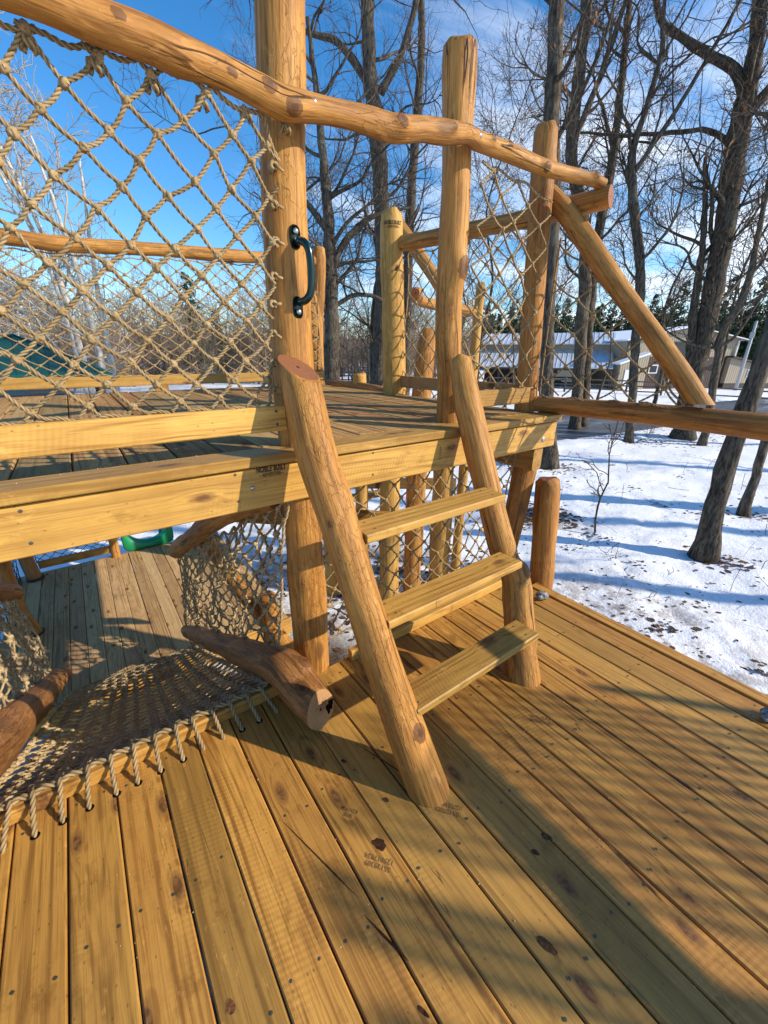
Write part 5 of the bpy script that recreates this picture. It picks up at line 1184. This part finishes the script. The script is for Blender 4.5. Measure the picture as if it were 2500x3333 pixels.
for k in range(6): bbox('post', fr, k * L / 5 - .12, k * L / 5 + .12, -1.45, -1.2, 0, Z(.26), 'trim', sh)
bbox('eave_beam', fr, -.2, L, -1.5, -1.35, Z(.02), Z(.22), 'trim', sh)
tr_ = root('cream_trailer', (39, 25, GZ), 'cream-coloured trailer parked under the white shed roof', 'trailer')
bbox('body', fr, 5.6, 10.4, .2, 2.0, .45, 2.0, 'cream', tr_); bbox('window', fr, 7.0, 8.2, .18, .2, 1.25, 1.75, 'glassdark', tr_); bbox('stripe', fr, 5.6, 10.4, .185, .2, .8, .95, 'brown', tr_)
for k in (7.4, 8.4):
    a, X, Y, _ = fr; c_ = a + X * k + Y * .15; mb = MB(); mb.tube([tuple(c_ + Vector((0, 0, .36))), tuple(c_ + Y * .22 + Vector((0, 0, .36)))], .36, 18); mb.build('wheel', M['rubber'], tr_, False)
# tan gabled barn
BD = (.867, -.498)
def bp(x, back=0.0): return (42.8 + BD[0] * x + .498 * back, 19.4 + BD[1] * x + .867 * back)
fr = bframe(bp(0), bp(12)); L = 12.0
bn_ = root('tan_barn', (*bp(5), GZ), 'tan metal-sided gabled barn with snow on its roof edge', 'barn')
ap = 5.9
bpoly('gable_wall', fr, [(.0, Z(1.30)), (11.6, Z(1.30)), (11.6, Z(2.9)), (ap, Z(3.86)), (0, Z(2.74))], 0, .2, 'tan', bn_)
bbox('lower_wall', fr, 1.7, 10.6, -.05, .15, 0, Z(1.32), 'brown', bn_)
bbox('side_wall', fr, -.02, .16, .2, 14, 0, Z(2.7), 'tan', bn_); bbox('side_wall', fr, 11.44, 11.6, .2, 14, 0, Z(2.8), 'tan', bn_)
bpoly('roof', fr, [(-.45, Z(2.66)), (ap, Z(3.92)), (12.1, Z(2.80)), (12.1, Z(2.92)), (ap, Z(4.06)), (-.45, Z(2.80))], -.4, 14, 'roof_snow', bn_)
bpoly('fascia_trim', fr, [(-.47, Z(2.58)), (ap, Z(3.82)), (12.12, Z(2.70)), (12.12, Z(2.82)), (ap, Z(3.94)), (-.47, Z(2.68))], -.46, -.40, 'trim', bn_)
w_ = bbox('loft_opening', fr, 4.85, 6.6, -.06, .05, Z(1.44), Z(2.58), 'glassdark', bn_); bbox('frame', fr, 4.73, 6.72, -.04, .02, Z(1.36), Z(2.68), 'trim', w_)
dr_ = bbox('barn_door', fr, 5.2, 8.2, -.10, -.05, 0, Z(1.0), 'trim', bn_); bbox('door_track', fr, 4.9, 8.6, -.16, -.10, Z(1.0), Z(1.12), 'steel', dr_)
wn_ = bbox('window', fr, 2.6, 3.5, -.09, -.05, Z(-.2), Z(.6), 'white_paint', bn_); bbox('pane', fr, 2.7, 3.4, -.11, -.09, Z(-.1), Z(.5), 'glassdark', wn_)
bbox('downspout', fr, 11.3, 11.4, -.14, -.05, 0, Z(2.8), 'white_paint', bn_); bbox('corner_trim', fr, -.06, .1, -.06, .0, 0, Z(2.7), 'trim', bn_)
# small lean-to with door
le = root('lean_to', (*bp(.2, -1), GZ), 'small tan lean-to with a white door and snowy roof beside the barn', 'shed')
fl = bframe(bp(-1.05), bp(1.65)); LL = 2.7
bpoly('wall', fl, [(0, 0), (LL, 0), (LL, Z(1.55)), (0, Z(.66))], -1.0, -.1, 'tan', le); bpoly('snowy_roof', fl, [(-.2, Z(.62)), (LL + .1, Z(1.58)), (LL + .1, Z(1.74)), (-.2, Z(.78))], -1.2, 0, 'roof_snow', le)
dd_ = bbox('door', fl, .55, 1.85, -1.05, -1.0, 0, Z(.16), 'white_paint', le); bbox('handle', fl, 1.62, 1.74, -1.08, -1.05, .95, 1.1, 'steel', dd_)
# low extension right
ex_ = root('low_barn_wing', (*bp(13), GZ), 'low tan barn wing with sloping roof at the right', 'barn')
fe = bframe(bp(10.65, -.5), bp(16.5, -.5)); LE = 5.85
bpoly('wall', fe, [(0, .5), (LE, .5), (LE, Z(.10)), (0, Z(1.28))], 0, 8, 'tan', ex_); bbox('base', fe, .02, LE - .02, .05, 7.9, 0, .5, 'trim', ex_); bpoly('roof', fe, [(-.1, Z(1.30)), (LE + .3, Z(.06)), (LE + .3, Z(.20)), (-.1, Z(1.44))], -.3, 8.2, 'trim', ex_)
we_ = bbox('window', fe, 2.2, 3.1, -.04, 0, Z(-.5), Z(.2), 'white_paint', ex_); bbox('pane', fe, 2.28, 3.02, -.06, -.04, Z(-.42), Z(.12), 'glassdark', we_)
# pale utility pole
M['pole_grey'] = plain('grey_pole', (.42, .42, .43), .7)
up_ = root('utility_pole', (50.5, 12.3, GZ), 'pale utility pole standing right of the barn', 'pole')
MB().tube([(50.5, 12.3, GZ - .2), (50.5, 12.3, 4.35)], [.16, .11], 10).build('pole', M['pole_grey'], up_)
MB().box((50.5, 12.3, 3.2), (.3, .3, .5)).build('transformer', M['steel'], up_, False)
# fences
def fence(label, pts, h, rails, mat, seed, gap=2.4, name='rail_fence'):
    rt = root(name, (pts[0][0], pts[0][1], GZ), label, 'fence'); rg = random.Random(seed)
    P = spline([(x, y, 0) for x, y in pts], gap)
    G = [(p[0], p[1], ground_z(p[0], p[1])) for p in P]
    pm = MB().box((0, 0, h / 2 - .1), (.13, .13, h + .3)).mesh('post', False); pm.materials.append(M[mat])
    for p in G: o = put('post', pm, None, None, p, (0, 0, rg.uniform(0, .3))); adopt(o, rt)
    for a, b in zip(G[:-1], G[1:]):
        for k in range(rails):
            z = h * (k + .75) / (rails + .1)
            a_ = Vector(a) + Vector((0, 0, z + rg.uniform(-.04, .04))); b_ = Vector(b) + Vector((0, 0, z + rg.uniform(-.04, .04)))
            MB().tube([tuple(a_), tuple(b_)], .055, 5).build('rail', M[mat], rt, False)
fence('dark post-and-rail fence in front of the barns', [(31.5, 26.0), (36.2, 19.0), (38.8, 14.2)], 1.15, 3, 'weathered', 3)
fence('pale wooden fence at the right beyond the road', [(38.3, 12.0), (38.8, 8.5), (38.0, 3.0)], .95, 2, 'fence_pale', 4)
fence('far split-rail fence across the snowy field', [(-2, 62), (10, 55), (22, 45), (30, 36)], 1.25, 3, 'weathered', 5, 3.2)
fence('second split-rail fence further back in the field', [(-6, 78), (12, 72), (30, 58), (40, 50)], 1.25, 3, 'weathered', 6, 4)
gt = root('metal_gate', (38.7, 13, GZ), 'pipe gate between the dark and the pale fence', 'gate')
for k in range(5): MB().tube([(38.75, 13.9, GZ + .25 + k * .22), (38.35, 12.2, GZ + .25 + k * .22)], .022, 6).build('bar', M['steel'], gt)
for p in ((38.75, 13.9), (38.35, 12.2)): MB().tube([(*p, GZ), (*p, GZ + 1.25)], .03, 6).build('upright', M['steel'], gt)
# green-roofed pavilion at left
pv = root('green_pavilion', (-1.2, 21.5, GZ), 'dark green metal hip roof of a pavilion at the left edge', 'pavilion')
cx_, cy_, hs_, ze, za = -1.45, 21.6, 2.7, .74, 2.05
cor = [(cx_ - hs_, cy_ - hs_), (cx_ + hs_, cy_ - hs_), (cx_ + hs_, cy_ + hs_), (cx_ - hs_, cy_ + hs_)]
for q in range(4):
    a, b = cor[q], cor[(q + 1) % 4]; mb = MB(); mb.add([(*a, ze), (*b, ze), (cx_, cy_, za), (*a, ze - .12), (*b, ze - .12)], [(0, 3, 4, 1)], [(0, 1, 2)]); pnl = mb.build('roof_panel', M['green_roof'], pv, False)
    for k in range(1, 12):
        f = k / 12; e = np.array((a[0] + (b[0] - a[0]) * f, a[1] + (b[1] - a[1]) * f, ze + .02)); tt = min(f, 1 - f) * 2; apx = np.array((cx_, cy_, za)); ml = np.array(((a[0] + b[0]) / 2, (a[1] + b[1]) / 2, ze))
        top = e + (apx - ml) * tt + np.array((0, 0, .01)); MB().tube([e, top], .022, 4).build('rib', M['green_roof'], pnl, False)
    MB().tube([(*a, ze), (cx_, cy_, za + .02)], .04, 6).build('hip_cap', M['green_roof'], pv)
for a in cor: MB().box((cx_ + (a[0] - cx_) * .86, cy_ + (a[1] - cy_) * .86, (GZ + ze) / 2), (.16, .16, ze - GZ)).build('post', M['trim'], pv, False)
# dark van partly hidden behind the platform
va = root('dark_van', (-1.5, 14.6, GZ), 'dark navy van roof glimpsed below the back toe board at left', 'van')
a = Vector((-3.9, 13.8, GZ)); fv = (a, Vector((1, 0.03, 0)).normalized(), Vector((-.03, 1, 0)).normalized(), 4.6)
bpoly('body', fv, [(0, .35), (4.7, .35), (4.7, .95), (4.45, 1.15), (3.9, 1.95), (3.6, 2.06), (.15, 2.06), (0, 1.9)], 0, 1.85, 'navy', va)
for x0, x1 in ((.4, 1.7), (1.85, 3.0), (3.1, 3.75)): bbox('window', fv, x0, x1, -.012, .0, 1.25, 1.8, 'glassdark', va)
bbox('roof_vent', fv, 2.9, 3.5, .3, 1.2, 2.06, 2.10, 'rubber', va)
for x0 in (.9, 3.7):
    for yy in (-.03, 1.68):
        c_ = fv[0] + fv[1] * x0 + fv[2] * yy; mb = MB(); mb.tube([tuple(c_ + Vector((0, 0, .34))), tuple(c_ + fv[2] * .2 + Vector((0, 0, .34)))], .34, 18); mb.build('wheel', M['rubber'], va, False)
# ------------------------------------------------------------------ dead leaves, twigs and clods on the snow
rg = np.random.RandomState(8); mb = MB()
def leaf(p, s):
    a = rg.uniform(0, 6.28); ca, sa = math.cos(a), math.sin(a); cz = rg.uniform(.05, .4) * s
    L = [(-1, 0, .2), (-.35, .5, rg.uniform(0, 1)), (.4, .42, rg.uniform(0, 1)), (1, 0, rg.uniform(0, .6)), (.4, -.45, rg.uniform(0, 1)), (-.35, -.5, rg.uniform(0, 1))]
    V = [(p[0] + (x * ca - y * sa) * s, p[1] + (x * sa + y * ca) * s, p[2] + .004 + z * cz) for x, y, z in L]; mb.add(V, [(0, 1, 2, 3), (0, 3, 4, 5)])
def scatter(cx_, cy_, rad, n_, s0=.03, s1=.06, gauss=True):
    for _ in range(n_):
        x, y = (cx_ + rg.normal(0, rad), cy_ + rg.normal(0, rad)) if gauss else (cx_ + rg.uniform(-rad, rad), cy_ + rg.uniform(-rad, rad))
        if x < 2.6 and y < 1.6: continue
        leaf((x, y, ground_z(x, y)), rg.uniform(s0, s1))
scatter(9, 4, 7, 520, .015, .04, gauss=False); scatter(5.5, 2, 3.2, 200, .012, .03, gauss=False); scatter(4.7, 1.6, .7, 220, .012, .035); scatter(4.1, .6, .5, 120, .012, .035)
for q in range(60): scatter(rg.uniform(3.0, 13), rg.uniform(-1.5, 9), rg.uniform(.04, .16), rg.randint(5, 18), .018, .05)
for c_ in ((7.0, 4.5, .35, 260), (7.4, 4.1, .3, 150), (7.9, 1.35, .22, 60), (10.7, 6.2, .5, 130), (16.7, 6.8, .6, 120), (19.2, 5.9, .9, 220), (17.6, 6.9, .5, 130), (4.6, 1.3, .35, 60), (10.7, 1.8, .3, 50), (3.6, 3.6, .8, 300), (2.6, 4.3, .9, 300)): scatter(c_[0], c_[1], c_[2], c_[3], .03, .07)
M['litter'] = plain('dead_leaf', (.095, .048, .024), .85, var=.6, scale=3)
mark(mb.build('dead_leaves', M['litter'], None, False), 'dry brown leaves scattered over the snow', 'leaves', kind='stuff')
mb = MB()
for q in range(130):
    x, y = rg.uniform(2.9, 14), rg.uniform(-2, 9); z = ground_z(x, y); a = rg.uniform(0, 6.28); L = rg.uniform(.08, .5)
    if rg.rand() < .45: P = [(x, y, z - .02), (x + rg.normal(0, .03), y + rg.normal(0, .03), z + L * .5), (x + rg.normal(0, .07), y + rg.normal(0, .07), z + L)]
    else: P = [(x, y, z + .006), (x + math.cos(a) * L * .5, y + math.sin(a) * L * .5, z + .02), (x + math.cos(a + .3) * L, y + math.sin(a + .3) * L, z + .015)]
    mb.tube(P, rg.uniform(.002, .005), 4)
mark(mb.build('fallen_twigs', M['twig'], None), 'thin twigs lying and standing in the snow', 'twigs', kind='stuff')
def sprout(x, y, n_, h, seed, label):
    rt = root('shrub_sprout', (x, y, GZ), label, 'shrub'); r2 = np.random.RandomState(seed); z = ground_z(x, y)
    for k in range(n_):
        P = walk(r2, (x + r2.normal(0, .05), y + r2.normal(0, .05), z - .02), (r2.normal(0, .5), r2.normal(0, .5), 1), h * r2.uniform(.5, 1.1), 5, .25, .05); MB().tube(P, np.linspace(.006, .002, 6), 4).build('stem', M['twig'], rt)
sprout(7.0, .55, 6, .55, 1, 'crooked leafless stems sprouting by the near dark trunk'); sprout(6.5, 2.5, 5, .5, 2, 'small bare sprout in the snow left of the near dark trunk'); sprout(19.0, 7.0, 12, 1.2, 3, 'clump of bare shoots at the foot of the stout double trunk')
